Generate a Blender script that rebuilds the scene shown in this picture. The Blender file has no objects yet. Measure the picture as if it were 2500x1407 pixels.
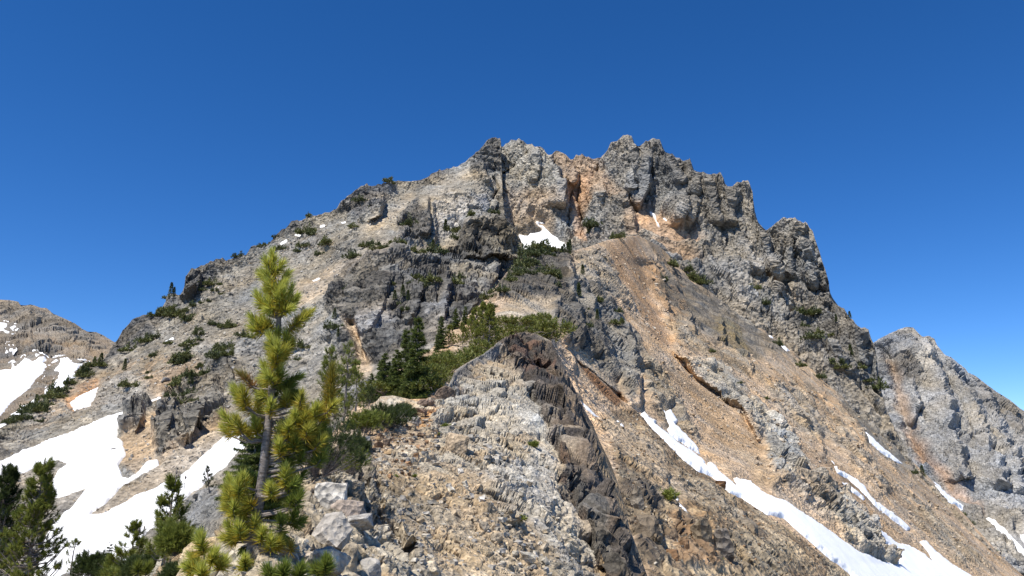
import bpy, bmesh, math, random
import numpy as np
from mathutils import Vector

# ------------------------------------------------------------------ camera, sky, sun
SC = bpy.context.scene
COL = SC.collection
F, CU, CV = 1944.0, 1250.0, 703.5            # focal length and centre in units of the 2500-wide frame
PITCH = math.radians(12.5)
CAM_Z = 1.7
cam_d = bpy.data.cameras.new('camera')
cam_d.sensor_width = 36.0
cam_d.lens = 36.0 * F / 2500.0
cam_d.clip_start, cam_d.clip_end = 0.1, 20000.0
cam = bpy.data.objects.new('camera', cam_d)
COL.objects.link(cam)
cam.location = (0, 0, CAM_Z)
cam.rotation_euler = (math.radians(90) + PITCH, 0, 0)
SC.camera = cam

SUN_EL, SUN_AZ = math.radians(60), math.radians(-138)      # azimuth from +Y (view), negative = left
to_sun = Vector((math.sin(SUN_AZ) * math.cos(SUN_EL), math.cos(SUN_AZ) * math.cos(SUN_EL), math.sin(SUN_EL)))
world = bpy.data.worlds.new('World')
SC.world = world
world.use_nodes = True
nt = world.node_tree
bg = nt.nodes['Background']
sky = nt.nodes.new('ShaderNodeTexSky')
sky.sky_type = 'NISHITA'
sky.sun_disc = False
sky.sun_elevation = SUN_EL
sky.sun_rotation = SUN_AZ
sky.altitude = 4200
sky.air_density = 0.95
sky.dust_density = 0.0
sky.ozone_density = 3.0
hs = nt.nodes.new('ShaderNodeHueSaturation')
hs.inputs['Hue'].default_value = 0.5065
hs.inputs['Saturation'].default_value = 1.295
nt.links.new(sky.outputs[0], hs.inputs['Color'])
nt.links.new(hs.outputs[0], bg.inputs['Color'])
bg.inputs['Strength'].default_value = 0.140
sun_d = bpy.data.lights.new('sun', 'SUN')
sun_d.energy = 5.0
sun_d.angle = math.radians(0.5)
sun_d.color = (1.0, 0.945, 0.85)
sun = bpy.data.objects.new('sun', sun_d)
COL.objects.link(sun)
sun.rotation_euler = to_sun.to_track_quat('Z', 'Y').to_euler()
SC.view_settings.view_transform = 'Standard'
SC.view_settings.look = 'None'
SC.view_settings.exposure = 0.30
SC.view_settings.gamma = 1.0

# ------------------------------------------------------------------ helpers
f32 = np.float32
def ray_pt(u, v, D):
    """Point in the world at forward distance D seen at photo position (u, v)."""
    u, v, D = np.asarray(u, float), np.asarray(v, float), np.asarray(D, float)
    a = (u - CU) / F
    b = (CV - v) / F
    y = math.cos(PITCH) - b * math.sin(PITCH)
    z = math.sin(PITCH) + b * math.cos(PITCH)
    k = D / y
    return np.stack([a * k, D + 0 * k, z * k + CAM_Z], -1)

def _hash(ix, iy, iz, s):
    h = (ix.astype(np.uint32) * np.uint32(374761393) + iy.astype(np.uint32) * np.uint32(668265263)
         + iz.astype(np.uint32) * np.uint32(2147483647 - 1013904223) + np.uint32((s * 2654435761) & 0xffffffff))
    h = (h ^ (h >> np.uint32(13))) * np.uint32(1274126177)
    h = (h ^ (h >> np.uint32(16))) * np.uint32(2246822519)
    return h ^ (h >> np.uint32(15))

def vnoise(p, s=0):
    """Gradient noise on (N,3) points, about -1..1."""
    p = p.astype(f32)
    i = np.floor(p)
    fr = p - i
    i = i.astype(np.int32)
    w = fr * fr * fr * (fr * (fr * 6 - 15) + 10)
    out = np.zeros(len(p), f32)
    for dx in (0, 1):
        for dy in (0, 1):
            for dz in (0, 1):
                h = _hash(i[:, 0] + dx, i[:, 1] + dy, i[:, 2] + dz, s)
                gx = (h & np.uint32(1023)).astype(f32) / 511.5 - 1
                gy = ((h >> np.uint32(10)) & np.uint32(1023)).astype(f32) / 511.5 - 1
                gz = ((h >> np.uint32(20)) & np.uint32(1023)).astype(f32) / 511.5 - 1
                ww = (w[:, 0] if dx else 1 - w[:, 0]) * (w[:, 1] if dy else 1 - w[:, 1]) * (w[:, 2] if dz else 1 - w[:, 2])
                out += ww * (gx * (fr[:, 0] - dx) + gy * (fr[:, 1] - dy) + gz * (fr[:, 2] - dz))
    return out * 1.5

def fbm(p, o=4, s=0, g=0.5):
    r = np.zeros(len(p), f32); a = 1.0
    for k in range(o):
        r += a * vnoise(p * (2.03 ** k) + 17.3 * k, s + k); a *= g
    return r

def ridged(p, o=4, s=0, g=0.5):
    r = np.zeros(len(p), f32); a = 1.0
    for k in range(o):
        r += a * (1 - 2 * np.abs(vnoise(p * (2.03 ** k) + 9.7 * k, s + k))); a *= g
    return r

def facet(p, s=0, tilt=1.0, wide=False):
    """Broken-rock noise: every cell is its own tilted plane.  Returns (height, per-cell random 0..1, gap to the next cell)."""
    p = p.astype(f32)
    b = np.floor(p if wide else p - 0.5).astype(np.int32)
    R_, J = ((-1, 0, 1), f32(.9)) if wide else ((0, 1), f32(.56))
    best = np.full(len(p), 9e9, f32); sec = best.copy()
    val = np.zeros(len(p), f32); rnd = np.zeros(len(p), f32)
    for dx in R_:
        for dy in R_:
            for dz in R_:
                cx, cy, cz = b[:, 0] + dx, b[:, 1] + dy, b[:, 2] + dz
                h = _hash(cx, cy, cz, s)
                jx = (h & np.uint32(1023)).astype(f32) / 1023
                jy = ((h >> np.uint32(10)) & np.uint32(1023)).astype(f32) / 1023
                jz = ((h >> np.uint32(20)) & np.uint32(1023)).astype(f32) / 1023
                ex = p[:, 0] - cx - 0.5 - (jx - .5) * J
                ey = p[:, 1] - cy - 0.5 - (jy - .5) * J
                ez = p[:, 2] - cz - 0.5 - (jz - .5) * J
                d = ex * ex + ey * ey + ez * ez
                h2 = _hash(cx, cy, cz, s + 77)
                gx = (h2 & np.uint32(255)).astype(f32) / 127.5 - 1
                gy = ((h2 >> np.uint32(8)) & np.uint32(255)).astype(f32) / 127.5 - 1
                gz = ((h2 >> np.uint32(16)) & np.uint32(255)).astype(f32) / 127.5 - 1
                hh = ((h2 >> np.uint32(24)) & np.uint32(255)).astype(f32) / 255
                m = d < best
                sec = np.where(m, best, np.minimum(sec, d))
                best = np.where(m, d, best)
                val = np.where(m, (hh - .5) * .75 + tilt * (gx * ex + gy * ey + gz * ez), val)
                rnd = np.where(m, hh, rnd)
    return val, rnd, np.sqrt(sec) - np.sqrt(best)

def sstep(a, b, x):
    t = np.clip((x - a) / (b - a), 0, 1)
    return t * t * (3 - 2 * t)

def poly_sd(poly, u, v):
    """Signed distance to a polygon, positive inside."""
    P = np.asarray(poly, float)
    Q = np.roll(P, -1, 0)
    d = np.full(u.shape, 1e9)
    ins = np.zeros(u.shape, bool)
    for (ax, ay), (bx, by) in zip(P, Q):
        ex, ey = bx - ax, by - ay
        t = np.clip(((u - ax) * ex + (v - ay) * ey) / (ex * ex + ey * ey + 1e-9), 0, 1)
        d = np.minimum(d, (u - ax - t * ex) ** 2 + (v - ay - t * ey) ** 2)
        c = ((ay > v) != (by > v)) & (u < (bx - ax) * (v - ay) / ((by - ay) if by != ay else 1e-9) + ax)
        ins ^= c
    d = np.sqrt(d)
    return np.where(ins, d, -d)

def zoomed(pts, ox, oy, k):
    return [(ox + x / k, oy + y / k) for x, y in pts]

class TPS:
    """Thin-plate spline of log(distance) over scattered (u, v, D) measurements."""
    def __init__(self, pts, smooth=0.02):
        P = np.array(pts, float)
        self.c = P[:, :2] / 500.0
        n = len(P)
        r = np.linalg.norm(self.c[:, None] - self.c[None], axis=-1)
        K = r * r * np.log(r + 1e-9) + np.eye(n) * smooth
        A = np.zeros((n + 3, n + 3))
        Pm = np.c_[np.ones(n), self.c]
        A[:n, :n] = K; A[:n, n:] = Pm; A[n:, :n] = Pm.T
        self.w = np.linalg.solve(A, np.r_[np.log(P[:, 2]), 0, 0, 0])
    def __call__(self, u, v):
        x, y = (np.asarray(u) / 500.0).astype(f32), (np.asarray(v) / 500.0).astype(f32)
        n = len(self.c)
        r = self.w[n] + self.w[n + 1] * x + self.w[n + 2] * y
        for k in range(n):
            q = (x - f32(self.c[k, 0])) ** 2 + (y - f32(self.c[k, 1])) ** 2 + f32(1e-12)
            r = r + f32(self.w[k] * 0.5) * q * np.log(q)
        return np.exp(r).astype(float)

def feat(D, u, v, fs):
    """Hand-placed gullies, steps and ramps.  Each: (kind, polyline, A metres, w1, w2)."""
    for kind, line, A, w1, w2 in fs:
        L = np.array(line, float)
        if kind[0] == 'V':
            o = np.argsort(L[:, 1]); lo, hi = L[o[0], 1], L[o[-1], 1]
            dx = u - np.interp(v, L[o, 1], L[o, 0])
            e = sstep(lo - 14, lo + 10, v) * sstep(hi + 14, hi - 10, v)
        else:
            o = np.argsort(L[:, 0]); lo, hi = L[o[0], 0], L[o[-1], 0]
            dx = v - np.interp(u, L[o, 0], L[o, 1])
            e = sstep(lo - 14, lo + 10, u) * sstep(hi + 14, hi - 10, u)
        k = kind[1:]
        if k == 'gully':
            D = D + A * e * np.exp(-(dx / w1) ** 2)
        elif k == 'step':       # nearer on the left/upper side, drops away past the line
            D = D - A * e * np.where(dx < 0, np.exp(np.minimum(dx, 0) / w1), np.clip(1 - dx / w2, 0, 1))
        elif k == 'rstep':      # nearer below the line
            D = D - A * e * np.where(dx > 0, np.exp(-np.maximum(dx, 0) / w1), np.clip(1 + dx / w2, 0, 1))
        elif k == 'ramp':
            D = D + A * e * np.clip(dx / w1, 0, 1)
    return D

def mesh_obj(name, V, faces, mat=None, parent=None, col=None, smooth=False):
    """faces: (N,3) or (N,4) int array, or a list of such arrays."""
    me = bpy.data.meshes.new(name)
    fl = faces if isinstance(faces, list) else [faces]
    fl = [np.asarray(f, np.int32) for f in fl if len(f)]
    V = np.asarray(V, f32)
    me.vertices.add(len(V)); me.vertices.foreach_set('co', V.ravel())
    nl = sum(f.size for f in fl); nf = sum(len(f) for f in fl)
    me.loops.add(nl); me.loops.foreach_set('vertex_index', np.concatenate([f.ravel() for f in fl]))
    me.polygons.add(nf)
    tot = np.concatenate([np.full(len(f), f.shape[1], np.int32) for f in fl])
    me.polygons.foreach_set('loop_start', np.r_[0, np.cumsum(tot)[:-1]].astype(np.int32))
    me.polygons.foreach_set('loop_total', tot)
    if col is not None:
        a = me.color_attributes.new('tint', 'FLOAT_COLOR', 'POINT')
        c = np.ones((len(V), 4), f32); c[:, :3] = col
        a.data.foreach_set('color', c.ravel())
    me.update(calc_edges=True)
    me.polygons.foreach_set('use_smooth', np.full(nf, smooth))
    o = bpy.data.objects.new(name, me)
    COL.objects.link(o)
    if mat: me.materials.append(mat)
    if parent: o.parent = parent
    return o

def tag(o, label=None, cat=None, group=None, kind=None):
    if label: o['label'] = label
    if cat: o['category'] = cat
    if group: o['group'] = group
    if kind: o['kind'] = kind
    return o

def empty(name, loc, label, cat, group=None):
    e = bpy.data.objects.new(name, None)
    COL.objects.link(e); e.location = loc; e.empty_display_size = 0.1
    return tag(e, label, cat, group)

# ------------------------------------------------------------------ materials
def N(t, kind, **kw):
    n = t.nodes.new(kind)
    for k, v in kw.items():
        if k.startswith('i_'): n.inputs[k[2:].replace('_', ' ')].default_value = v
        else: setattr(n, k, v)
    return n

def rock_mat(name, s1, s2, bump):
    """Rock whose own colour is a mesh attribute, speckled and roughened at grain scale (s1, s2 per metre)."""
    m = bpy.data.materials.new(name); m.use_nodes = True
    t = m.node_tree; b = t.nodes['Principled BSDF']; L = t.links.new
    at = N(t, 'ShaderNodeAttribute', attribute_name='tint')
    tc = N(t, 'ShaderNodeTexCoord')
    n1 = N(t, 'ShaderNodeTexNoise', i_Scale=s1, i_Detail=6.0, i_Roughness=0.7); L(tc.outputs['Object'], n1.inputs['Vector'])
    n2 = N(t, 'ShaderNodeTexVoronoi', i_Scale=s2, i_Randomness=1.0); L(tc.outputs['Object'], n2.inputs['Vector'])
    r1 = N(t, 'ShaderNodeMapRange'); r1.inputs[1].default_value = .3; r1.inputs[2].default_value = .7; r1.inputs[3].default_value = .55; r1.inputs[4].default_value = 1.45
    L(n1.outputs['Fac'], r1.inputs[0])
    sp = N(t, 'ShaderNodeSeparateColor'); L(n2.outputs['Color'], sp.inputs[0])
    r2 = N(t, 'ShaderNodeMapRange'); r2.inputs[3].default_value = .76; r2.inputs[4].default_value = 1.24
    L(sp.outputs[0], r2.inputs[0])
    mu = N(t, 'ShaderNodeMath', operation='MULTIPLY'); L(r1.outputs[0], mu.inputs[0]); L(r2.outputs[0], mu.inputs[1])
    vm = N(t, 'ShaderNodeVectorMath', operation='SCALE'); L(at.outputs['Color'], vm.inputs[0]); L(mu.outputs[0], vm.inputs['Scale'])
    L(vm.outputs[0], b.inputs['Base Color'])
    b.inputs['Roughness'].default_value = 0.93
    b.inputs['Specular IOR Level'].default_value = 0.2
    ad = N(t, 'ShaderNodeMath', operation='ADD'); L(n1.outputs['Fac'], ad.inputs[0]); L(n2.outputs['Distance'], ad.inputs[1])
    bp = N(t, 'ShaderNodeBump', i_Strength=0.8, i_Distance=bump); L(ad.outputs[0], bp.inputs['Height'])
    L(bp.outputs[0], b.inputs['Normal'])
    return m

M_FAR = rock_mat('far_rock', 0.5, 0.9, 0.9)
M_MID = rock_mat('mid_rock', 1.3, 2.6, 0.4)
M_NEAR = rock_mat('near_rock', 14.0, 22.0, 0.03)

def snow_mat():
    m = bpy.data.materials.new('old_snow'); m.use_nodes = True
    t = m.node_tree; b = t.nodes['Principled BSDF']; L = t.links.new
    tc = N(t, 'ShaderNodeTexCoord')
    n1 = N(t, 'ShaderNodeTexNoise', i_Scale=0.25, i_Detail=6.0, i_Roughness=0.65); L(tc.outputs['Object'], n1.inputs['Vector'])
    cr = N(t, 'ShaderNodeValToRGB'); e = cr.color_ramp.elements
    e[0].position = .35; e[0].color = (.86, .865, .87, 1); e[1].position = .6; e[1].color = (.93, .93, .93, 1)
    L(n1.outputs['Fac'], cr.inputs[0]); L(cr.outputs[0], b.inputs['Base Color'])
    b.inputs['Roughness'].default_value = 0.7
    bp = N(t, 'ShaderNodeBump', i_Strength=0.35, i_Distance=0.3); L(n1.outputs['Fac'], bp.inputs['Height']); L(bp.outputs[0], b.inputs['Normal'])
    return m
M_SNOW = snow_mat()

def leaf_mat(name, trans):
    m = bpy.data.materials.new(name); m.use_nodes = True
    t = m.node_tree; b = t.nodes['Principled BSDF']; L = t.links.new
    at = N(t, 'ShaderNodeAttribute', attribute_name='tint')
    L(at.outputs['Color'], b.inputs['Base Color'])
    b.inputs['Roughness'].default_value = 0.5
    b.inputs['Specular IOR Level'].default_value = 0.35
    tr = N(t, 'ShaderNodeBsdfTranslucent'); L(at.outputs['Color'], tr.inputs['Color'])
    mx = N(t, 'ShaderNodeMixShader'); mx.inputs[0].default_value = trans
    L(b.outputs[0], mx.inputs[1]); L(tr.outputs[0], mx.inputs[2])
    L(mx.outputs[0], t.nodes['Material Output'].inputs['Surface'])
    return m
M_NEEDLE = leaf_mat('pine_needles', 0.38)
M_LEAF = leaf_mat('shrub_foliage', 0.15)

def bark_mat():
    m = bpy.data.materials.new('grey_bark'); m.use_nodes = True
    t = m.node_tree; b = t.nodes['Principled BSDF']; L = t.links.new
    tc = N(t, 'ShaderNodeTexCoord')
    mp = N(t, 'ShaderNodeMapping'); mp.inputs['Scale'].default_value = (1, 1, 3.5); L(tc.outputs['Object'], mp.inputs['Vector'])
    n1 = N(t, 'ShaderNodeTexNoise', i_Scale=22.0, i_Detail=5.0, i_Roughness=0.65); L(mp.outputs[0], n1.inputs['Vector'])
    cr = N(t, 'ShaderNodeValToRGB'); e = cr.color_ramp.elements
    e[0].position = .32; e[0].color = (.10, .075, .06, 1); e[1].position = .62; e[1].color = (.30, .26, .235, 1)
    L(n1.outputs['Fac'], cr.inputs[0]); L(cr.outputs[0], b.inputs['Base Color'])
    b.inputs['Roughness'].default_value = 0.85
    bp = N(t, 'ShaderNodeBump', i_Strength=0.6, i_Distance=0.006); L(n1.outputs['Fac'], bp.inputs['Height']); L(bp.outputs[0], b.inputs['Normal'])
    return m
M_BARK = bark_mat()

# ------------------------------------------------------------------ landforms
class Land:
    """A landform: a skyline in the photo, measured distances, hand-placed gullies and rock zones; built as one solid sheet of
    terrain that carries on over its crest, with broken-rock relief in metres."""
    def __init__(s, name, sky, ctrl, feats, du, dv, vbot, base, zones, octs, mat, ani=None, ribs=None, warp=12, back=8.0, rough=1.0, smooth=0.02, crest=4, ktop=34, dense=(), jag=(), even=False):
        s.name, s.feats, s.tps = name, feats, TPS(ctrl, smooth)
        S = np.array(sky, float)
        s.u0, s.u1, s.du = S[0, 0], S[-1, 0], du
        s.us = np.arange(s.u0, s.u1 + du * .5, du)
        for a_, b_, k_ in dense:                                  # extra columns where the outline drops steeply
            s.us = np.concatenate([s.us[s.us < a_], np.arange(a_, b_, du / k_), s.us[s.us >= b_]])
        s.vt = np.interp(s.us, S[:, 0], S[:, 1])
        rj = random.Random(len(name))
        for a_, b_, h_ in jag:                                    # small teeth on the crest
            x = a_
            while x < b_:
                w_ = rj.uniform(3.5, 9); hh = h_ * rj.random() ** 1.3
                s.vt = s.vt - hh * np.clip(1.25 * (1 - np.abs(s.us - x) / w_), 0, 1)
                x += rj.uniform(7, 20)
        s.nr = int((vbot - s.vt.min()) / dv) + 1
        s.vbot = vbot
        # rows follow the skyline only near the top; further down they level out
        k = int(36 / du) * 2 + 1
        pad = np.pad(s.vt, k // 2, mode='edge')
        mx = np.max(np.lib.stride_tricks.sliding_window_view(pad, k), 1)
        pad = np.pad(mx, k // 2, mode='edge')
        vs = np.convolve(pad, np.ones(k) / k, 'valid') + 24
        vs = np.minimum(np.maximum(vs, s.vt + 12), np.maximum(vbot - 15, s.vt + 12))
        nk = ktop
        ta, tb = np.linspace(0, 1, nk + 1)[None, :-1], np.linspace(0, 1, s.nr - nk)[None]
        vb = np.maximum(vbot, s.vt + 40)[:, None]
        Vv = np.concatenate([s.vt[:, None] + ta * (vs - s.vt)[:, None], vs[:, None] + tb * (vb - vs[:, None])], 1)
        U = np.repeat(s.us[:, None], s.nr, 1)
        s.U, s.V = U, Vv
        P = s.base(U.ravel(), Vv.ravel()).reshape(U.shape + (3,))
        P0 = ray_pt(U.ravel(), Vv.ravel(), s.tps(U.ravel(), Vv.ravel())).reshape(P.shape)      # the broad form without gullies
        dP = P0 - P
        # carry on over the crest: a few rows going back and down
        nb = 9
        hd = P[:, 0].copy(); hd[:, 2] = 0; hd /= np.linalg.norm(hd, axis=1)[:, None]
        bk = []
        for k in range(nb, 0, -1):
            q = P[:, 0] + hd * back * (k / crest) ** 1.25
            q = q.copy(); q[:, 2] -= back * 0.16 * k ** 1.5
            bk.append(q)
        P = np.concatenate([np.stack(bk, 1), P], 1)
        Ub = np.concatenate([np.repeat(s.us[:, None], nb, 1), U], 1)
        Vb = np.concatenate([np.repeat(s.vt[:, None], nb, 1), Vv], 1)
        s.nb = nb
        gu = np.gradient(P, axis=0); gv = np.gradient(P, axis=1)
        n = np.cross(gv, gu); n /= np.linalg.norm(n, axis=-1, keepdims=True) + 1e-9
        dP = np.concatenate([np.repeat(dP[:, :1], nb, 1), dP], 1)
        B0 = P + dP
        n0 = np.cross(np.gradient(B0, axis=1), np.gradient(B0, axis=0)); n0 /= np.linalg.norm(n0, axis=-1, keepdims=True) + 1e-9
        n = n0 + .35 * n; n /= np.linalg.norm(n, axis=-1, keepdims=True)
        sh = P.shape[:2]
        p = P.reshape(-1, 3); pb0 = B0.reshape(-1, 3); n = n.reshape(-1, 3); u = Ub.ravel(); v = Vb.ravel()
        # zones
        sc0 = octs[0][0]
        wu = u + warp * fbm(p / sc0 * 1.2, 4, 5); wv = v + warp * fbm(p / sc0 * 1.2 + 40, 4, 9)
        col = np.empty((len(p), 3), f32); col[:] = base[0]
        rg = np.full(len(p), base[1], f32)
        alt = col.copy()
        if len(base) > 2: alt[:] = base[2]
        for poly, c, r, fe, *c2 in zones:
            A = np.array(poly); pad = 40
            m = np.where((u > A[:, 0].min() - pad) & (u < A[:, 0].max() + pad) & (v > A[:, 1].min() - pad) & (v < A[:, 1].max() + pad))[0]
            if not len(m): continue
            w = sstep(-fe, fe, poly_sd(poly, wu[m], wv[m])).astype(f32)
            col[m] += (np.array(c, f32) - col[m]) * w[:, None]
            alt[m] += (np.array(c2[0] if c2 else c, f32) - alt[m]) * w[:, None]
            rg[m] += (r - rg[m]) * w
        s.rg = rg
        for poly in SNOW.get(name, []):
            A = np.array(poly[0]); pad = 15
            m = np.where((u > A[:, 0].min() - pad) & (u < A[:, 0].max() + pad) & (v > A[:, 1].min() - pad) & (v < A[:, 1].max() + pad))[0]
            if len(m): rg[m] *= (1 - 0.97 * sstep(-13, 1, poly_sd(poly[0], u[m], v[m]))).astype(f32)
        rg *= rough
        edge = np.repeat(s.vt[:, None], sh[1], 1).ravel()
        damp = (0.42 + 0.58 * sstep(0, 26, v - edge)).astype(f32)
        # relief
        disp = np.zeros(len(p), f32)
        cv = np.zeros(len(p), f32)
        # a slight swirl so that blocks do not line up
        q0 = p + (sc0 * 0.25) * np.stack([fbm(p / sc0, 3, 21), fbm(p / sc0, 3, 31), fbm(p / sc0, 3, 41)], -1)
        if ani is not None: q0 = q0 @ np.array(ani, float).T
        spc = np.maximum(np.linalg.norm(gu, axis=-1), np.linalg.norm(gv, axis=-1)).ravel()
        spc = np.minimum(spc, np.percentile(spc, 99.5))
        for k, (sc, amp) in enumerate(octs):
            h, r, gap = facet(q0 / sc + 3.1 * k, 11 * k + 3, 1.0, k < 2)
            if k == 1: r1 = r
            if k < 3: h = h - .55 * (1 - sstep(0, .10, gap))
            fine = sstep(1.2, 4.0, sc / spc).astype(f32)
            rr = rg if k < 2 else np.minimum(rg, 1)
            disp += amp * fine * h * rr ** (1.5, 1.25, 1.0, .8, .6, .6)[k] * (damp if k < 2 else 1)
            cv += sstep(.6, 2.2, sc / spc).astype(f32) * (r - .5) * (.30, .28, .30, .28, .26, .24)[k]
        if ribs:
            for (sx, sy, sz, amp, sd) in ribs:
                disp += amp * ridged(pb0 / np.array([sx, sy, sz]), 3, sd) * np.clip(rg, 0, 1) * (damp if sx > 8 else 1)
        disp += octs[-1][1] * 1.2 * fbm(p / octs[-1][0] * .6, 3, 71) * np.clip(rg, .25, 1)
        # even out the relief along whichever way the sheet is sampled more finely than across
        Dg = disp.reshape(sh)
        lu, lv = np.linalg.norm(gu, axis=-1), np.linalg.norm(gv, axis=-1)
        def box(A, w, ax):
            pw = [(0, 0), (0, 0)]; pw[ax] = (w // 2 + 1, w // 2)
            c = np.cumsum(np.pad(A, pw, mode='edge'), axis=ax, dtype=np.float64)
            return ((c[w:] - c[:-w]) if ax == 0 else (c[:, w:] - c[:, :-w])) / w
        for ax, ra in ((0, lv / (lu + 1e-9)), (1, lu / (lv + 1e-9))) if even else ():
            out = Dg.copy()
            for w_, lo in ((3, 1.1), (7, 2.2), (15, 4.5), (25, 9.0)):
                k_ = np.clip((ra - lo) / (lo * .6), 0, 1)
                if k_.max() > 0: out = out + (box(Dg, w_, ax) - out) * k_
            Dg = out
        disp = Dg.ravel().astype(f32)
        d3 = n * disp[:, None]
        for it in range(5):                                       # keep relief from swelling past the measured outline
            G = p + d3
            fw = G[:, 1] * math.cos(PITCH) + (G[:, 2] - CAM_Z) * math.sin(PITCH)
            pv = CV - F * (-G[:, 1] * math.sin(PITCH) + (G[:, 2] - CAM_Z) * math.cos(PITCH)) / fw
            pu = CU + F * G[:, 0] / fw
            d3[pv < np.interp(pu, s.us, s.vt) - 2.0] *= (.55 if it < 4 else 0)
        p = p + d3
        # settle the crest back to its measured outline
        G = p.reshape(sh + (3,))
        for it in range(3):
            yy, zz = G[..., 1], G[..., 2] - CAM_Z
            fw = yy * math.cos(PITCH) + zz * math.sin(PITCH); uz = -yy * math.sin(PITCH) + zz * math.cos(PITCH)
            pv = CV - F * uz / fw; pu = CU + F * G[..., 0] / fw
            j = np.argmin(pv, 1); ii = np.arange(sh[0])
            dv_ = (np.maximum(np.interp(pu[ii, j], s.us, s.vt), s.vt) - pv[ii, j]) * (.9 if it < 2 else .6)
            wv_ = np.concatenate([np.ones((sh[0], nb)), 1 - sstep(20, 120, Vv - s.vt[:, None])], 1)
            G[..., 2] -= wv_ * (dv_ * fw[ii, j] / F / math.cos(PITCH))[:, None]
        p = G.reshape(-1, 3)
        # colour differences that belong to the rock: block to block, and broad stains
        st = fbm(p / sc0 * .5, 4, 90)
        hue = fbm(p / sc0 * .9 + 7, 4, 95)
        wa = sstep(.56, .66, r1 + .22 * fbm(p / sc0 * 1.7, 3, 99)).astype(f32)[:, None]
        col += (alt - col) * wa
        col *= np.clip(1 + cv * .9 + .28 * st, .35, 1.8)[:, None]
        col *= 1 + np.stack([.10 * hue, 0 * hue, -.16 * hue], -1)
        col *= np.array([1.0, .96, .89], f32)
        col = np.clip(col, .015, .8)
        s.P = p.reshape(sh + (3,)); s.N = n.reshape(sh + (3,))
        nu, nv = sh
        idx = np.arange(nu * nv).reshape(sh)
        q = np.stack([idx[:-1, :-1], idx[:-1, 1:], idx[1:, 1:], idx[1:, :-1]], -1).reshape(-1, 4)
        s.obj = mesh_obj(name, p, q, mat, col=col)
        tag(s.obj, kind='structure')
    def base(s, u, v):
        D = feat(s.tps(u, v), u, v, s.feats)
        return ray_pt(u, v, D)
    def at(s, u, v):
        """Surface point nearest to photo position (u, v)."""
        i = int(np.argmin(np.abs(s.us - u)))
        j = int(np.argmin(np.abs(s.V[i] - v)))
        return s.P[i, s.nb + j].copy()

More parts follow.
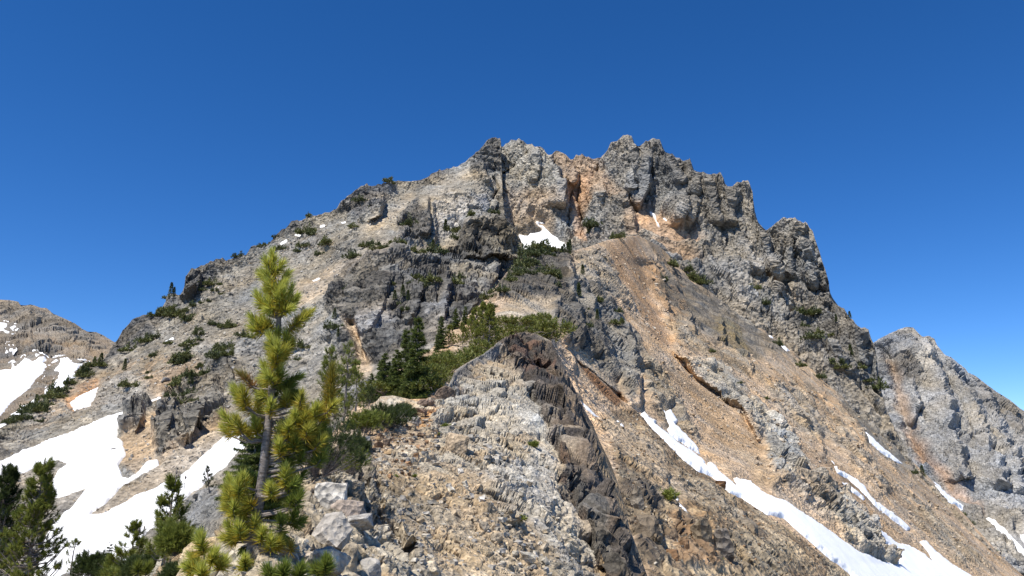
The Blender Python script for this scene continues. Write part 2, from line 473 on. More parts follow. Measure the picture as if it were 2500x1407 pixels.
# ------------------------------------------------------------------ snow outlines (photo positions), per landform
Z1 = lambda p: zoomed(p, 0, 700, 1.9906)
Z2 = lambda p: zoomed(p, 1500, 700, 1.99)
Z4 = lambda p: zoomed(p, 1200, 300, 4.69)
ZH = lambda p: zoomed(p, 0, 650, 4.69)
Z5 = lambda p: zoomed(p, 350, 300, 2.1645)
SP = 'snow patch'
SNOW = {
 'mountain_shoulder': [
  (Z1([(-90,870),(0,850),(110,800),(250,745),(360,705),(480,650),(510,635),(640,600),(655,595),(640,615),(600,625),(575,700),(570,735),(600,755),(605,800),(615,815),(580,870),(600,935),(625,940),(680,895),(720,850),(770,840),(775,870),(720,900),(600,970),(520,1050),(450,1105),(440,1120),(500,1110),(580,1070),(660,1020),(800,960),(860,940),(950,860),(1080,740),(1160,715),(1220,700),(1280,660),(1290,720),(1230,760),(1180,800),(1130,850),(1090,890),(1030,930),(980,980),(930,1010),(890,1060),(890,1080),(860,1120),(760,1180),(700,1215),(690,1260),(640,1330),(600,1430),(160,1430),(200,1260),(260,1150),(370,1060),(420,980),(330,1015),(240,1035),(225,1020),(280,900),(325,865),(280,845),(180,880),(100,910),(0,935),(-90,950)]), .5, 'large forked snowfield filling the bowl below the dark left crags'),
  (Z1([(340,565),(430,510),(480,485),(465,530),(440,580),(360,605)]), .35, 'four sided snow patch on orange soil above the forked snowfield'),
  (Z1([(720,555),(770,535),(800,535),(770,550),(735,565)]), .3, 'thin snow strip above the dark blocky crag of the left slope'),
  (Z1([(795,268),(840,250),(845,255),(815,270)]), .3, 'small snow patch on pale scree below the dark skyline bluff'),
  (Z5([(890,835),(925,818),(938,825),(900,840)]), .3, 'small snow patch on tan scree right of the tall pine top'),
  (Z5([(722,637),(755,620),(757,626),(730,642)]), .25, 'narrow snow sliver just under the left skyline'),
  (Z5([(935,545),(958,536),(963,541),(945,550)]), .25, 'tiny snow patch on the upper pale scree near the skyline crag'),
  (Z5([(803,593),(826,584),(828,590),(812,597)]), .25, 'tiny snow patch below the dark knob on the left skyline'),
  (Z5([(1043,527),(1066,521),(1070,527),(1050,532)]), .25, 'tiny snow patch under the large dark skyline crag'),
 ],
 'distant_hill': [
  (ZH([(-60,1195),(60,1190),(130,1180),(140,1110),(180,1150),(220,1110),(270,1070),(280,1045),(380,1080),(430,1060),(450,1035),(520,1040),(530,1080),(500,1110),(540,1150),(490,1210),(430,1270),(340,1390),(250,1470),(140,1560),(60,1650),(-60,1760)]), .8, 'broad snowfield under the crags of the far left hill'),
  (ZH([(540,1140),(600,1085),(650,1060),(665,1080),(600,1130)]), .7, 'short snow finger between two scree strips on the far left hill'),
  (ZH([(680,1055),(740,1045),(800,1080),(890,1110),(990,1100),(850,1210),(900,1250),(760,1370),(640,1480),(480,1530),(520,1420),(620,1330),(690,1210),(620,1200),(690,1100)]), .8, 'pointed snowfield beside the left skyline shrubs on the far hill'),
  (ZH([(-20,630),(80,655),(85,690),(40,720),(110,750),(70,775),(30,740),(-20,755)]), .7, 'ragged snow patch high on the far left hill at the frame edge'),
  (ZH([(120,700),(175,685),(140,728)]), .6, 'small triangular snow patch high on the far left hill'),
  (ZH([(400,995),(465,1015),(410,1032)]), .6, 'small snow wedge above the broad snowfield of the far hill'),
  (ZH([(85,890),(115,890),(120,920),(95,915)]), .6, 'small square snow spot on the brown crags of the far hill'),
  (ZH([(110,940),(150,940),(120,985),(105,970)]), .6, 'small snow spot just above the broad far snowfield'),
  (ZH([(-60,1850),(60,1780),(240,1600),(400,1520),(470,1560),(330,1650),(200,1760),(60,1850),(-60,1960)]), .8, 'low snow tongue behind the shrubs of the left slope'),
 ],
 'mountain': [
  (Z4([(305,1275),(420,1290),(440,1270),(500,1260),(560,1250),(580,1225),(530,1190),(500,1140),(520,1132),(600,1152),(612,1162),(550,1168),(600,1190),(620,1215),(660,1250),(720,1310),(840,1390),(870,1420),(900,1520),(280,1520)]), 1.2, 'bright snowfield under the summit wall beside the dark tower'),
  (Z4([(450,1080),(478,1085),(470,1115),(455,1110)]), 1.0, 'tiny snow spot above the snowfield under the summit wall'),
  (Z4([(1785,1018),(1820,1020),(1895,1075),(1890,1120),(1930,1190),(1920,1215),(1900,1190),(1870,1110)]), 1.2, 'hooked snow strip on the orange ledge under the twin towers'),
  (Z4([(1966,1105),(1990,1106),(2030,1138),(2000,1138)]), 1.1, 'small snow strip on the orange ledge right of the hooked one'),
  (Z4([(2203,1232),(2216,1236),(2232,1265),(2215,1264)]), 1.0, 'tiny upright snow spot at the right end of the orange ledge'),
 ],
 'ridge': [
  (Z2([(140,610),(165,640),(205,660),(190,675),(250,715),(330,780),(420,840),(455,885),(450,850),(480,870),(540,930),(600,985),(580,935),(660,945),(710,1000),(780,1030),(830,1045),(920,1110),(1040,1190),(1180,1290),(1290,1330),(1370,1360),(1385,1320),(1330,1270),(1290,1220),(1260,1170),(1250,1150),(1300,1190),(1380,1250),(1430,1255),(1500,1300),(1550,1340),(1520,1290),(1480,1240),(1510,1235),(1560,1290),(1640,1350),(1740,1410),(1800,1480),(1200,1480),(1140,1400),(1060,1340),(960,1250),(860,1160),(820,1130),(740,1110),(680,1070),(620,1030),(550,1015),(520,960),(470,930),(400,900),(340,850),(290,800),(240,750),(180,690),(150,650),(125,625)]), .35, 'long snow chute running down right behind the brown spur'),
  (Z2([(215,590),(250,610),(270,600),(300,650),(305,670),(290,670),(330,710),(390,770),(420,820),(400,810),(340,770),(280,730),(250,690),(265,680),(240,630)]), .35, 'notched snow strip lying above the head of the long chute'),
  (Z2([(1040,830),(1070,860),(1085,890),(1150,920),(1210,970),(1240,1020),(1320,1080),(1400,1140),(1440,1180),(1420,1185),(1340,1130),(1300,1100),(1240,1040),(1190,990),(1140,940),(1080,910),(1065,870)]), .42, 'slender snow strip on tan scree right of the pale buttress'),
  (Z2([(1105,948),(1125,955),(1160,985),(1232,1036),(1210,1038),(1130,985)]), .42, 'short thin snow line just below the slender strip'),
  (Z2([(1210,700),(1250,730),(1300,780),(1360,830),(1405,862),(1370,855),(1300,812),(1240,765)]), .42, 'snow strip under the dark cliffs at the far right of the tan slope'),
  (Z2([(1555,960),(1600,1000),(1650,1040),(1685,1065),(1640,1058),(1590,1025)]), .42, 'thin snow strip on the crest at the far right slope'),
  (Z2([(256,960),(290,1000),(320,1060),(360,1100),(392,1136),(370,1128),(310,1075),(275,1015)]), .14, 'thin snow sliver among the brown rocks of the near spur'),
  (Z2([(748,234),(774,250),(755,247)]), .42, 'tiny snow spot at the foot of the dark right cliffs'),
  (Z2([(800,270),(830,292),(852,315),(835,316),(810,292)]), .42, 'short snow strip slanting under the dark right cliffs'),
  ([(1417,981),(1440,998),(1468,1027),(1450,1018),(1430,1002)], .12, 'short snow sliver against the right edge of the rocky knoll'),
  ([(1503,1022),(1524,1040),(1520,1044),(1506,1030)], .1, 'tiny snow sliver on tan scree right of the knoll'),
 ],
 'distant_ridge': [
  (Z2([(1800,1122),(1850,1140),(1900,1190),(1960,1250),(2000,1290),(2040,1360),(1990,1330),(1930,1280),(1880,1220)]), 1.6, 'snow strip at the right frame edge below the far grey ridge'),
  (Z2([(1945,1185),(2000,1215),(2030,1260),(1990,1245)]), 1.6, 'small snow patch at the foot of the far grey ridge'),
 ],
}

# ------------------------------------------------------------------ rock colours (albedo)
DK, DG, GR, LG = (.105,.102,.10), (.165,.16,.152), (.245,.237,.222), (.37,.35,.315)
TA, OT, PT, BR, RU = (.38,.285,.195), (.43,.29,.18), (.40,.335,.265), (.20,.15,.105), (.26,.135,.07)
BL = (.38,.38,.375)

# ------------------------------------------------------------------ far landforms
far_hill = Land('distant_hill',
 [(-160,716),(-60,725),(0,732),(25,733),(45,737),(52,745),(62,746),(75,743),(87,747),(100,752),(113,752),(120,758),(137,769),(155,777),(170,784),(185,790),(200,802),(215,810),(235,811),(255,820),(270,830),(282,837),(340,868),(420,900)],
 [(-160,720,900),(0,732,880),(140,770,860),(280,837,840),(420,900,830),(0,900,720),(150,880,740),(300,930,720),(0,1000,620),(200,1000,640),(0,1100,520),(300,1150,520)],
 [('Vrstep',[(70,750),(75,820),(60,860)],6,30,8),('Vstep',[(115,815),(118,850),(100,880)],7,30,10),('Vstep',[(215,840),(205,880),(185,890)],5,30,8)],
 2.6, 2.6, 1120, ((.255,.212,.168), .6, (.215,.195,.17)),
 [([(-200,700),(60,740),(130,765),(190,790),(240,815),(215,840),(150,815),(80,800),(40,840),(-200,860)], (.215,.195,.17), 1.0, 14),
  ([(20,810),(60,820),(50,860),(-50,890),(-50,830)], (.19,.17,.15), 1.0, 8),
  ([(85,825),(118,830),(120,850),(145,860),(135,875),(90,865),(70,850)], (.20,.18,.155), 1.1, 8),
  ([(160,860),(215,850),(205,885),(150,880)], (.24,.215,.185), 1.0, 8),
  ([(30,880),(60,890),(55,905),(20,905)], (.21,.19,.165), 1.0, 5)],
 [(30,4),(13,2.4),(6,1.4),(2.8,.7)], M_FAR, back=30)

far_ridge = Land('distant_ridge',
 [(2040,900),(2100,860),(2134,836),(2150,825),(2184,808),(2213,798),(2230,800),(2241,813),(2252,823),(2267,820),(2281,827),(2287,842),(2307,867),(2321,871),(2343,890),(2358,899),(2360,910),(2378,915),(2397,930),(2426,952),(2463,975),(2491,998),(2520,1015),(2700,1110)],
 [(2040,900,700),(2134,836,700),(2213,798,720),(2290,840,740),(2400,930,760),(2500,1000,780),(2700,1110,820),(2140,1000,640),(2250,1000,630),(2400,1050,640),(2550,1100,660),(2200,1200,540),(2350,1200,520),(2500,1250,500),(2650,1300,500),(2500,1400,420),(2200,1400,430)],
 [('Vgully',[(2165,850),(2190,950),(2215,1060),(2260,1150)],9,14,0),('Vstep',[(2245,815),(2300,960),(2320,1060),(2360,1180)],26,50,14),('Vgully',[(2252,830),(2330,980),(2370,1080)],8,10,0),
  ('Vstep',[(2285,850),(2360,960),(2410,1080),(2450,1200)],22,40,12),('Vstep',[(2365,915),(2420,1010),(2470,1120),(2490,1220)],20,40,12),('Vstep',[(2228,930),(2240,990),(2225,1040)],14,26,6)],
 2.2, 2.4, 1420, ((.32,.322,.325), .85, (.25,.253,.258)),
 [([(2195,870),(2225,865),(2240,900),(2235,930),(2200,935),(2185,910)], (.18,.175,.17), 1.0, 10),
  ([(2140,835),(2213,800),(2245,830),(2230,860),(2170,870)], (.205,.20,.195), 1.0, 14),
  ([(2160,870),(2190,900),(2215,980),(2240,1060),(2225,1080),(2190,1000)], (.34,.275,.225), .4, 12),
  ([(2210,1060),(2260,1100),(2320,1180),(2400,1260),(2340,1230),(2240,1130)], (.36,.265,.205), .4, 14),
  ([(2310,880),(2420,960),(2500,1020),(2500,1080),(2400,1010)], (.225,.22,.215), 1.0, 20)],
 [(32,4),(14,2.4),(6.5,1.4),(3,.75)], M_FAR, ani=[[1,0,.25],[0,1,0],[0,0,.5]], ribs=[(34,34,130,4,7),(15,15,60,2,9)], back=30)

# ------------------------------------------------------------------ the summit wall and its towers
mountain = Land('mountain',
 [(1120,420),(1180,390),(1205,380),(1223,357),(1225,362),(1237,351),(1248,345),(1269,343),(1278,344),(1283,356),(1298,353),(1307,360),(1319,358),(1326,366),(1336,377),(1343,380),(1358,371),(1371,373),(1383,380),(1390,390),(1400,388),(1405,381),(1420,379),(1426,385),(1437,383),(1449,389),(1462,385),(1470,391),(1475,383),(1488,362),(1500,347),(1518,342),(1521,331),(1533,329),(1543,332),(1549,351),(1560,361),(1573,351),(1590,340),(1607,340),(1616,355),(1626,370),(1643,381),(1654,394),(1669,396),(1689,395),(1692,415),(1701,425),(1720,424),(1725,432),(1739,424),(1757,426),(1766,433),(1768,446),(1778,461),(1795,450),(1816,441),(1829,448),(1838,471),(1838.5,497),(1842,518),(1850,542),(1855,555),(1865,564),(1884,557),(1895,543),(1916,534),(1933,533),(1948,542),(1957,548),(1972,550),(1981,563),(1991,589),(2000,614),(2010,648),(2014,657),(2024,691),(2026,731),(2036,742),(2059,754),(2076,779),(2099,802),(2119,805),(2127,830),(2136,847),(2142,884),(2144,927),(2150,950),(2162,995),(2190,1060),(2215,1100),(2240,1150),(2285,1190),(2340,1252),(2400,1318),(2450,1370),(2500,1420),(2700,1580)],
 [(1120,420,392),(1205,380,386),(1265,343,374),(1330,370,376),(1430,383,380),(1530,330,374),(1600,340,370),(1690,396,360),(1816,441,350),(1860,564,346),(1930,534,338),(2000,614,332),(2025,731,324),(2119,805,306),(2144,927,300),(2190,1060,286),(2340,1235,260),(2500,1375,238),(2700,1520,215),
  (1320,600,342),(1240,560,350),(1400,580,348),(1560,560,336),(1650,620,320),(1720,690,310),(1800,750,304),(1880,810,302),(1950,865,294),(2050,950,284),(2120,1010,278),(1320,480,358),(1550,450,358),(1700,550,342),(1850,680,328),(1940,700,326),(2060,850,298),(1620,560,330),
  (1300,800,330),(1500,850,290),(1500,1407,240),(1800,1000,265),(2000,1150,255),(2200,1250,235),(2300,1450,205),(1150,900,330)],
 [('Vgully',[(1290,390),(1255,420),(1228,445),(1216,470)],16,6,0),('Vstep',[(1222,340),(1222,380),(1217,430)],7.2,20,4),
  ('Vstep',[(1306,390),(1311,430),(1306,450)],5.0,14,4),('Vstep',[(1342,385),(1352,430),(1366,470),(1370,512)],10.8,34,6),('Vstep',[(1390,400),(1400,430),(1396,460)],5.8,18,5),
  ('Vgully',[(1412,440),(1415,470),(1410,500),(1420,540),(1426,580)],13,8,0),('Vgully',[(1397,470),(1388,505),(1388,560)],9,6,0),('Vgully',[(1470,392),(1462,420),(1452,440)],9,6,0),
  ('Vstep',[(1473,470),(1470,500)],5.0,14,4),('Vstep',[(1552,350),(1550,380),(1553,410)],5.8,16,5),('Vstep',[(1580,400),(1577,440),(1580,470),(1560,510)],10.1,30,6),('Vgully',[(1562,362),(1572,400)],9,7,0),
  ('Vstep',[(1548,450),(1552,485)],6.5,18,5),('Vstep',[(1527,490),(1540,530),(1545,560)],6.5,20,5),('Vstep',[(1620,360),(1640,410),(1652,450),(1662,465)],5.8,24,6),('Vstep',[(1657,395),(1655,430)],4.3,12,4),
  ('Vstep',[(1692,400),(1697,440),(1690,490)],7.2,26,6),('Vstep',[(1728,430),(1725,460),(1735,520),(1745,560)],5.8,22,6),('Vstep',[(1768,440),(1778,480),(1782,520),(1780,560)],10.8,34,5),
  ('Vstep',[(1660,500),(1658,530),(1645,560)],7.2,20,6),('Vstep',[(1680,520),(1677,555)],5.8,16,5),('Vstep',[(1545,560),(1552,590),(1556,610)],10.1,24,5),
  ('Vstep',[(1790,560),(1800,620),(1830,690)],5.8,24,8),('Vstep',[(1842,520),(1860,600),(1880,650),(1885,700)],8.6,34,8),('Vstep',[(1925,590),(1928,640),(1925,690)],6.5,22,6),
  ('Vstep',[(1948,545),(1952,570),(1945,590)],7.2,24,5),('Vstep',[(1960,600),(1975,660),(1982,720)],5.8,24,6),('Vstep',[(1880,650),(1890,700),(1880,740)],6.5,18,6),('Hstep',[(1840,690),(1900,710),(1990,722),(2030,740)],-7,20,10),
  ('Vstep',[(2060,760),(2080,830),(2090,900)],6.5,26,6),('Vstep',[(2110,820),(2125,880),(2140,940)],6.5,26,6),('Hstep',[(1900,775),(1980,768),(2040,790)],-5,16,8),('Vgully',[(2142,880),(2150,930),(2156,960)],8,5,0),('Vstep',[(2000,820),(2020,880),(2040,930)],4.3,24,6)],
 2.05, 2.15, 1500, ((.295,.27,.235), .85, (.22,.212,.20)),
 [([(1470,385),(1520,320),(1610,330),(1690,390),(1760,420),(1845,440),(1860,560),(1930,525),(1990,560),(2035,731),(2125,805),(2160,960),(2100,985),(1990,890),(1880,815),(1740,720),(1640,640),(1600,520),(1540,500),(1500,470)], (.29,.278,.258), 1.05, 12, (.205,.198,.186)),
  ([(1340,375),(1400,380),(1475,388),(1480,450),(1560,520),(1600,560),(1560,600),(1450,600),(1400,560),(1380,470)], (.35,.272,.205), .75, 16),
  ([(1370,470),(1440,440),(1440,520),(1440,610),(1385,600),(1380,540)], (.36,.25,.175), .65, 10),
  ([(1460,480),(1530,500),(1545,600),(1470,600),(1430,560)], (.27,.25,.22), .9, 12),
  ([(1225,355),(1280,340),(1345,378),(1372,470),(1330,490),(1230,480),(1210,440)], (.33,.32,.295), .85, 12),
  ([(1225,485),(1330,480),(1390,500),(1400,580),(1300,575),(1240,560)], (.355,.295,.235), .7, 14),
  ([(1340,535),(1385,545),(1420,610),(1360,600)], (.30,.285,.26), .8, 6),
  ([(1535,505),(1600,520),(1640,555),(1690,575),(1720,600),(1650,610),(1600,585),(1560,560)], (.42,.295,.20), .35, 8),
  ([(1600,600),(1660,610),(1700,650),(1640,650)], (.36,.27,.195), .5, 10),
  ([(1835,690),(1900,706),(1945,750),(1900,740)], (.37,.30,.235), .4, 5),
  ([(1895,778),(1960,765),(1990,772),(1960,785),(1910,792)], (.38,.31,.235), .3, 5),
  ([(1895,545),(1985,560),(2030,731),(1960,715),(1880,640)], (.245,.235,.216), 1.1, 12, (.165,.16,.152)),
  ([(1780,450),(1820,440),(1838,460),(1838,480),(1790,475)], (.34,.32,.29), .9, 5),
  ([(1900,800),(2000,800),(2130,830),(2150,960),(2050,930),(1930,850)], (.23,.22,.20), 1.1, 14, (.15,.145,.136))],
 [(20,1.5),(8.5,1.2),(4.0,.9),(1.9,.55),(1.0,.28)], M_FAR, ani=[[1,0,.12],[0,1,0],[0,0,.21]],
 ribs=[(26,26,120,3.0,3),(11,11,60,2.0,8),(5,5,30,1.3,12),(2.5,2.5,13,.55,15)], back=14, jag=((1200,1480,6),(1480,1770,10),(1780,1850,6),(1880,1990,7),(2030,2140,6)), dense=((1834,1862,2),(1985,2045,2.5)))

# ------------------------------------------------------------------ the long left shoulder with its crags
shoulder = Land('mountain_shoulder',
 [(-160,1120),(-60,1075),(0,1045),(60,1008),(110,972),(150,948),(180,925),(215,905),(240,885),(256,876),(269,855),(284,835),(296,814),(309,797),(328,778),(350,770),(380,767),(402,757),(404,742),(406,725),(414,718),(439,722),(448,718),(450,701),(453,675),(468,662),(485,652),(494,656),(513,645),(528,633),(543,632),(553,637),(570,632),(602,622),(613,606),(630,602),(654,596),(666,586),(677,571),(698,558),(711,543),(726,537),(735,542),(750,531),(784,525),(811,517),(826,507),(843,485),(864,468),(881,457),(896,450),(909,457),(926,451),(949,445),(971,442),(1003,443),(1026,440),(1047,432),(1062,421),(1092,413),(1118,407),(1133,398),(1150,389),(1160,375),(1173,368),(1188,345),(1201,337),(1208,337),(1212,340),(1221,337),(1223.5,350),(1224.5,385),(1225.5,425),(1227,465),(1229.5,505),(1233,532),(1243,543),(1258,560),(1268,580),(1277,600),(1282,622),(1284,660),(1290,760)],
 [(-160,1120,150),(0,1045,195),(150,948,245),(284,835,290),(328,778,300),(450,680,310),(613,604,325),(726,536,335),(896,450,352),(1100,410,368),(1205,337,364),(1224,420,360),(1235,545,326),(1281,630,322),
  (400,900,232),(200,1000,205),(600,750,272),(800,650,288),(1000,560,305),(1150,470,325),(0,1150,165),(0,1300,125),(0,1407,105),(300,1250,135),(300,1407,105),(600,1000,182),(600,1200,140),(600,1407,100),
  (850,760,215),(950,650,240),(1050,620,285),(1150,600,300),(1200,600,306),(1030,500,320),(1190,520,338),(1000,830,190),(850,850,190),(800,1000,160),(1150,740,225),(1240,680,290),(1200,1000,130),(1200,1407,90)],
 [('Hrstep',[(450,690),(520,650),(560,650)],6,40,8),('Vrstep',[(452,670),(455,700),(450,730)],8,30,6),('Vstep',[(480,655),(490,690),(470,730)],6,16,6),('Hrstep',[(826,510),(864,475),(900,460),(960,450)],10,40,10),('Vstep',[(935,500),(925,530),(900,545)],10,30,8),
  ('Hrstep',[(284,840),(330,785),(380,775)],8,40,10),('Vstep',[(1042,490),(1046,540),(1040,580)],14,40,6),('Vstep',[(1055,510),(1058,560),(1055,600)],8,18,6),('Vstep',[(1176,395),(1180,420),(1190,450)],8,20,5),
  ('Vgully',[(1205,440),(1212,470),(1200,490)],8,6,0),('Hrstep',[(1130,545),(1170,538),(1230,548)],22,60,10),('Hstep',[(1130,630),(1190,630),(1260,650)],10,40,8),('Vstep',[(1245,560),(1268,590),(1281,620)],8,30,5),
  ('Vstep',[(1205,655),(1208,680),(1195,700)],9,30,5),('Hrstep',[(870,660),(920,630),(990,620),(1060,645)],9,50,12),('Vrstep',[(830,730),(815,790),(800,830)],8,40,10),('Vstep',[(1085,690),(1087,740),(1080,790)],8,26,5),
  ('Vstep',[(1150,715),(1156,750),(1140,770)],8,24,5),('Vstep',[(1030,680),(1020,740),(1000,800)],6,30,8),('Vstep',[(950,690),(930,760),(900,820)],6,40,10),('Vgully',[(860,790),(880,840),(900,890)],8,14,0),
  ('Hrstep',[(1000,700),(1080,720),(1150,705)],6,40,8),('Vrstep',[(1010,520),(990,560),(960,600)],7,30,8),
  ('Vrstep',[(362,985),(330,1010),(300,1055)],4,26,5),('Vstep',[(345,1030),(330,1055)],4,20,4),('Hrstep',[(400,985),(450,950),(530,935)],5,40,6),('Vstep',[(500,1000),(490,1040),(450,1090)],5,26,4),('Vstep',[(420,1010),(410,1060),(395,1110)],4,20,4),
  ('Hrstep',[(560,880),(600,850),(660,835)],5,30,8),('Hrstep',[(580,950),(500,880),(540,870)],4,30,8)],
 2.1, 2.2, 1480, ((.285,.264,.226), .44, (.215,.205,.185)),
 [([(540,640),(602,612),(660,585),(700,552),(750,522),(830,495),(835,520),(760,555),(700,590),(620,640),(550,665)], (.215,.205,.185), 1.1, 7, (.31,.29,.25)),
  ([(960,440),(1050,425),(1120,400),(1150,385),(1150,410),(1060,445),(970,465)], (.22,.21,.19), 1.0, 6, (.32,.3,.26)),
  ([(470,730),(560,690),(640,660),(700,640),(680,680),(560,740),(480,770)], (.29,.272,.24), .8, 14, (.2,.19,.17)),
  ([(760,590),(860,560),(900,590),(820,640),(750,640)], (.28,.265,.235), .8, 14, (.2,.19,.17)),
  ([(400,780),(520,740),(560,780),(480,830),(400,830)], (.28,.262,.225), .7, 14, (.2,.19,.17)),
  ([(815,518),(828,500),(864,462),(896,444),(930,446),(962,442),(965,470),(940,500),(925,530),(890,545),(850,530)], DK, 1.5, 6, (.16,.155,.15)),
  ([(446,722),(449,675),(485,645),(530,626),(560,630),(545,660),(525,700),(490,725),(455,742)], (.15,.145,.135), 1.5, 6),
  ([(255,885),(284,830),(296,808),(328,772),(380,764),(415,790),(375,815),(330,850),(290,880),(240,910)], (.125,.122,.118), .9, 8),
  ([(400,760),(403,720),(442,714),(445,740),(415,762)], (.19,.18,.165), .9, 4),
  ([(650,598),(711,538),(740,538),(720,562),(690,582)], DK, .8, 5),
  ([(560,625),(660,590),(640,620),(560,645)], DG, .7, 8),
  ([(1020,445),(1062,415),(1130,395),(1135,410),(1070,432)], (.16,.15,.14), .8, 6),
  ([(740,570),(780,570),(790,585),(770,605),(740,595)], (.2,.19,.175), .7, 8),
  ([(650,600),(720,585),(770,600),(760,640),(690,625)], (.26,.25,.235), .6, 14),
  ([(860,655),(900,625),(960,605),(1010,630),(1080,640),(1110,610),(1130,545),(1230,540),(1262,560),(1290,640),(1240,670),(1190,690),(1160,745),(1100,810),(1040,845),(960,870),(900,905),(830,880),(805,830),(850,790),(800,760),(830,700)], (.14,.136,.128), 1.6, 10, (.082,.08,.076)),
  ([(860,650),(940,612),(1000,630),(1080,650),(1090,700),(1000,710),(900,730),(830,790),(800,760),(830,700)], (.098,.095,.091), 1.7, 12, (.16,.155,.145)),
  ([(1130,540),(1232,535),(1265,560),(1290,630),(1255,660),(1220,640),(1140,632)], (.105,.099,.088), 1.7, 6, (.19,.175,.145)),
  ([(1095,650),(1180,640),(1230,660),(1195,690),(1160,745),(1110,700)], (.25,.245,.23), 1.2, 10, (.19,.185,.175)),
  ([(1000,705),(1080,720),(1150,700),(1156,750),(1060,760)], (.13,.127,.122), 1.6, 8),
  ([(1040,770),(1090,720),(1100,800),(1040,840)], (.24,.235,.23), 1.2, 10),
  ([(880,760),(940,750),(960,800),(900,840),(860,800)], (.25,.24,.23), .8, 14),
  ([(1120,405),(1188,340),(1230,332),(1228,440),(1195,425),(1160,440),(1120,425)], (.185,.178,.165), 1.3, 7, (.12,.116,.11)),
  ([(1150,430),(1228,430),(1230,540),(1190,530),(1160,480)], (.30,.27,.225), .9, 10),
  ([(955,600),(980,530),(1020,490),(1048,525),(1055,585),(1030,602),(980,605)], (.15,.145,.138), 1.5, 6),
  ([(1050,500),(1100,470),(1170,480),(1185,525),(1140,540),(1110,590),(1062,595)], (.36,.355,.35), 1.1, 7, (.25,.247,.24)),
  ([(1060,435),(1150,400),(1160,440),(1100,470),(1030,510)], (.34,.315,.275), .5, 12),
  ([(690,730),(760,685),(850,640),(950,590),(985,560),(965,600),(880,650),(800,705),(760,745)], (.36,.305,.24), .25, 14),
  ([(880,570),(960,510),(1010,470),(1000,500),(930,570)], (.345,.305,.25), .3, 12),
  ([(100,1000),(250,920),(400,870),(450,920),(380,960),(250,1000),(60,1060)], (.33,.272,.208), .4, 20, (.26,.235,.2)),
  ([(160,975),(240,930),(235,960),(170,1010)], (.40,.25,.145), .2, 8),
  ([(240,950),(330,915),(400,905),(420,940),(300,990),(230,985)], (.30,.285,.26), .6, 14),
  ([(300,1050),(390,1000),(420,1060),(560,1010),(560,1040),(400,1125),(330,1160),(290,1130)], (.37,.29,.205), .15, 10),
  ([(330,900),(480,880),(540,960),(460,960),(380,975)], (.33,.26,.19), .4, 20, (.25,.225,.19)),
  ([(285,1060),(330,985),(368,982),(345,1045),(300,1068)], (.16,.155,.145), 1.5, 5),
  ([(375,1120),(405,980),(460,945),(535,925),(560,1010),(500,1050),(440,1100)], (.20,.188,.165), 1.5, 9, (.13,.127,.12)),
  ([(-20,1150),(165,1125),(120,1300),(-20,1320)], (.30,.28,.25), .22, 10),
  ([(110,1190),(200,1190),(215,1220),(100,1290)], (.31,.285,.25), .18, 10),
  ([(210,1260),(420,1120),(560,1040),(620,1020),(480,1130),(250,1270)], (.34,.30,.25), .18, 10),
  ([(560,885),(640,800),(760,755),(850,790),(830,860),(800,930),(740,940),(600,960)], (.30,.297,.288), .7, 16, (.22,.218,.21)),
  ([(380,800),(560,830),(600,880),(560,920),(480,870),(400,850)], (.31,.29,.255), .5, 20),
  ([(500,860),(560,850),(590,900),(560,960),(500,900)], (.17,.165,.155), .8, 8),
  ([(840,785),(870,780),(900,850),(905,920),(870,930),(870,860)], (.40,.32,.235), .3, 8),
  ([(0,1050),(150,950),(240,890),(230,915),(120,985),(0,1075)], (.19,.18,.15), .5, 10)],
 [(15,1.4),(6.2,.95),(2.8,.58),(1.25,.3),(.6,.15)], M_FAR, ani=[[.82,-.25,-.52],[.1,.95,-.2],[.45,.1,1.1]],
 ribs=[(30,30,90,1.6,4),(8,8,28,.8,14)], back=9, ktop=60, jag=((280,440,4),(450,560,8),(560,830,5),(835,980,6),(1040,1150,6),(1150,1221,5)), dense=((400,460,2),(1205,1292,3)))

